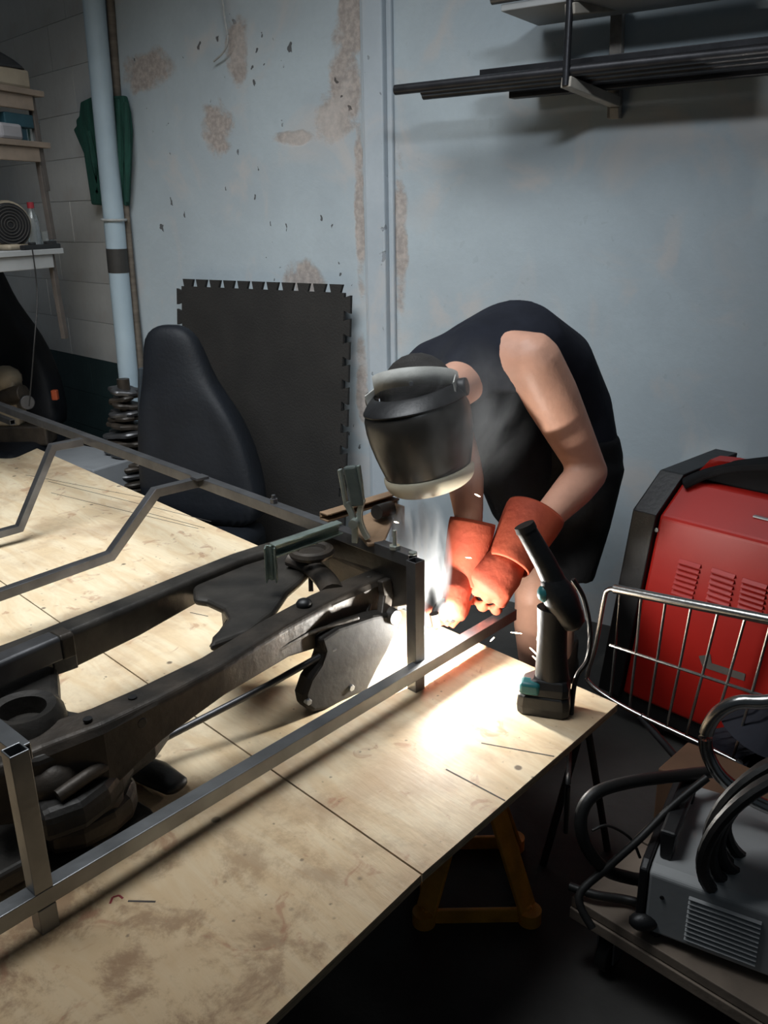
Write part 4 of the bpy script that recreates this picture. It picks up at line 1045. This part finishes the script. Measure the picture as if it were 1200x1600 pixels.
# wire side
wp = Y(960, 1000, 1.88)
def wv(x, y, o=0): return PL(x, y, wp+ta*o, td)
obj('top_rail', MB().rod([wv(960, 920), wv(1200, 968), wv(1290, 986)], .0115, 12), M['chrome'], tro, smooth=True)
obj('mid_wire', MB().rod([wv(953, 1008), wv(1200, 1090), wv(1260, 1110)], .004, 8), M['chrome'], tro, smooth=True)
obj('side_tube', MB().rod(spline([wv(960, 920), wv(950, 922), wv(944, 935), wv(930, 1010), wv(918, 1052), wv(922, 1068), wv(950, 1090), wv(1000, 1118), wv(1085, 1158), wv(1150, 1190)], 5), .006, 10), M['chrome'], tro, smooth=True)
for (xa, ya, xb, yb) in [(968, 925, 954, 1088), (1002, 932, 984, 1104), (1040, 940, 1012, 1122), (1080, 948, 1042, 1136), (1122, 956, 1072, 1150), (1165, 964, 1106, 1168), (1205, 972, 1145, 1185)]:
    obj('wire', MB().rod([wv(xa, ya), wv((xa+xb)/2+1, (ya+yb)/2), wv(xb, yb)], .0035, 8), M['chrome'], tro, smooth=True)
pk = [wv(922, 1068), wv(1150, 1190)]
for p_, q_ in ((wv(1000, 1118), d0+ta*.48+td*.10), (wv(1150, 1190), d0+ta*.48+td*.60)):
    obj('leg_tube', MB().rod([p_, V((q_.x, q_.y, .165))], .009, 10), M['steel'], tro, smooth=True)
# bent handle loop near the camera
hq = Y(1150, 1170, 1.42)
def hv(x, y): return PL(x, y, hq, V((.9, -.42, 0)))
lp = spline([hv(1280, 1080), hv(1200, 1096), hv(1150, 1098), hv(1116, 1120), hv(1102, 1160), hv(1120, 1205), hv(1160, 1240), hv(1210, 1265), hv(1290, 1290)], 6)
obj('handle_loop', MB().rod(lp, .0135, 14), M['chrome'], tro, smooth=True)
obj('handle_stem', MB().rod([hv(1290, 1285), V((hv(1290, 1285).x, hv(1290, 1285).y, .165))], .012, 12), M['chrome'], tro, smooth=True)

# grey inverter on the deck
zi = .175
i0 = Z(1005, 1452, zi+.015); i1 = Z(1182, 1520, zi+.015); idr = (i1-i0); wI = idr.length; idr.normalize(); ia = UP.cross(idr); ia = ia if ia.x > 0 else -ia
g = thing('inverter_welder', V((i0.x, i0.y, zi)), 'small grey inverter box with vent slots on the trolley deck', 'inverter')
hI = .145; dI = .27
def ip(s, a_, z_): return i0 + idr*s + ia*a_ + UP*z_
wI2 = wI+.12
prof_ = [(0, 0), (0, hI*.93), (.02, hI), (dI, hI+.02), (dI, 0)]
obj('casing', MB().loft([[ip(0, a_, z_) for a_, z_ in prof_], [ip(wI2, a_, z_) for a_, z_ in prof_]]), M['greyp'], g, bevel=.006, seg=3)
obj('front_panel', MB().loft([[ip(-.018, a_*1.02+.002-.004, z_*1.03) for a_, z_ in prof_], [ip(-.002, a_*1.02-.002, z_*1.03) for a_, z_ in prof_]]), M['black'], g, bevel=.004)
for k in range(10):
    a1_ = ip(.075, -.001, hI*.80-k*.0105); b1_ = ip(.20, -.001, hI*.80-k*.0105)
    obj('vent_slat', MB().prism([a1_, a1_-ia*.005-UP*.004, a1_-UP*.0055], b1_-a1_), M['greyp'], g)
obj('carry_handle', MB().bar([ip(.02, .05, hI), ip(.02, .05, hI+.05), ip(.02, .22, hI+.06), ip(.02, .22, hI)], .03, .022, hint=idr), M['black'], g, bevel=.005)
for s__, a__ in ((.02, .02), (.26, .02), (.02, .24), (.26, .24)): obj('foot', MB().cyl(ip(s__, a__, -.0075), UP, .012, .015, 12), M['black'], g)
obj('corner_bumper', MB().ball(ip(.0, -.0, .0)+UP*.02, (.03, .02, .018), 14), M['black'], g, smooth=True)
for s__, z__ in ((.028, hI*.62), (.235, .03)): obj('screw', MB().cyl(ip(s__, -.001, z__), ia, .004, .003, 10), M['black'], g)
# brown cardboard box behind it
cb0 = Z(985, 1420, .172)
tag(obj('cardboard_box', MB().box(cb0+ta*.30+td*.03+UP*.09, (.22, .14, .17), (td, ta, UP)), M['card'], bevel=.004), 'brown cardboard box behind the grey inverter on the trolley', 'box')
# black hose from the machine, looping
hz_ = spline([Y(1120, 1205, 1.50), Y(1060, 1212, 1.47), Y(985, 1222, 1.42), Y(930, 1240, 1.38), Y(908, 1275, 1.36), Y(915, 1320, 1.35), Y(945, 1358, 1.36), Y(985, 1372, 1.38), Y(1003, 1374, 1.385)], 8)
tag(obj('welding_hose', MB().rod(hz_, .0125, 12), M['blacksoft'], smooth=True), 'thick black hose arching over the left end of the trolley', 'hose')
hy_ = spline([Y(1105, 1215, 1.42), Y(1050, 1260, 1.40), Y(1000, 1310, 1.37), Y(950, 1355, 1.35), Y(905, 1400, 1.33), Y(925, 1450, 1.30)], 8)
tag(obj('welding_cable', MB().rod(hy_, .008, 10), M['blacksoft'], smooth=True), 'thinner black cable crossing the hose in front of the cardboard box', 'cable')
hx_ = spline([Y(925, 1298, 1.42), Y(950, 1290, 1.43), Y(985, 1310, 1.43), Y(1000, 1340, 1.43)], 6)
tag(obj('thin_cable', MB().rod(hx_, .003, 8), M['blacksoft'], smooth=True), 'very thin black cable arc inside the hose loop', 'cable')
hx_ = spline([Z(890, 1385, .19), Z(930, 1398, .19), Z(975, 1405, .185), Z(1004, 1412, .19)], 6)
tag(obj('earth_lead', MB().rod(hx_, .009, 10), M['blacksoft'], smooth=True), 'black lead lying along the trolley deck into the inverter', 'cable')
# coil of cable hanging at the right edge
g = thing('cable_coil', Z(1190, 1470, .18), 'heavy coil of black welding cable hanging inside the chrome handle loop', 'cable coil')
cc_ = Y(1240, 1275, 1.30)
for k in range(6):
    obj('coil_turn', MB().ring(cc_+V((.010*k-.03, .012*k-.02, .004*(k % 3)-.03)), V((-.25+.03*k, 1, .15-.02*k)), .155-.012*(k % 3), .012, 40, 8), M['blacksoft'], g, smooth=True)
# dark bag behind the loop
bgp = Y(1185, 1170, 1.62)
tag(obj('black_bag', MB().rod([bgp+V((.02, .05, -.20)), bgp+V((.02, .05, -.08)), bgp+V((.02, .05, .02)), bgp+V((.03, .05, .05))], [(.09, .13), (.10, .16), (.08, .13), (.03, .07)], 20, rnd=True), M['vest'], smooth=True), 'limp black cloth bag hanging in the wire trolley at the right edge', 'bag')

# ================================================================== SMOKE
def smoke(name, c, r, rot, dens, label, scale=4., seedv=0., col=(.93, .94, .96)):
    me = bpy.data.meshes.new(name); bm = bmesh.new(); bmesh.ops.create_icosphere(bm, subdivisions=3, radius=1); bm.to_mesh(me); bm.free()
    o = bpy.data.objects.new(name, me); COL.objects.link(o); o.location = c; o.scale = r; o.rotation_euler = rot
    m = bpy.data.materials.new(name); m.use_nodes = True; N = m.node_tree.nodes; L = m.node_tree.links; N.clear()
    out = N.new('ShaderNodeOutputMaterial'); pv = N.new('ShaderNodeVolumePrincipled'); L.new(pv.outputs[0], out.inputs['Volume'])
    pv.inputs['Color'].default_value = (*col, 1); pv.inputs['Anisotropy'].default_value = .1
    tc = N.new('ShaderNodeTexCoord'); ln = N.new('ShaderNodeVectorMath'); ln.operation = 'LENGTH'; L.new(tc.outputs['Object'], ln.inputs[0])
    fall = smooth_n(N, L, ln.outputs['Value'], .25, .97, 1, 0)
    mp_ = N.new('ShaderNodeMapping'); L.new(tc.outputs['Object'], mp_.inputs[0]); mp_.inputs['Location'].default_value = (seedv, seedv, 0)
    mp_.inputs['Scale'].default_value = (1, 1, .55)
    ns = noise_n(N, L, mp_.outputs[0], scale*.5, 4, .55, 1.2)
    nn = smooth_n(N, L, ns, .42, .70)
    dd = math_n(N, L, 'MULTIPLY', math_n(N, L, 'MULTIPLY', fall, nn), dens)
    L.new(dd, pv.inputs['Density']); me.materials.append(m)
    o['kind'] = 'stuff'; return tag(o, label, 'smoke')
smoke('smoke_plume', Y(655, 870, 1.93), (.085, .085, .20), (0, -.06, 0), 130, 'pale welding smoke rising between the front post and the visor', 3.2)
smoke('smoke_haze', Y(718, 650, 1.98), (.20, .12, .22), (0, .5, 0), 7.0, 'thin smoke drifting over the visor and vest', 3.4, 3.)
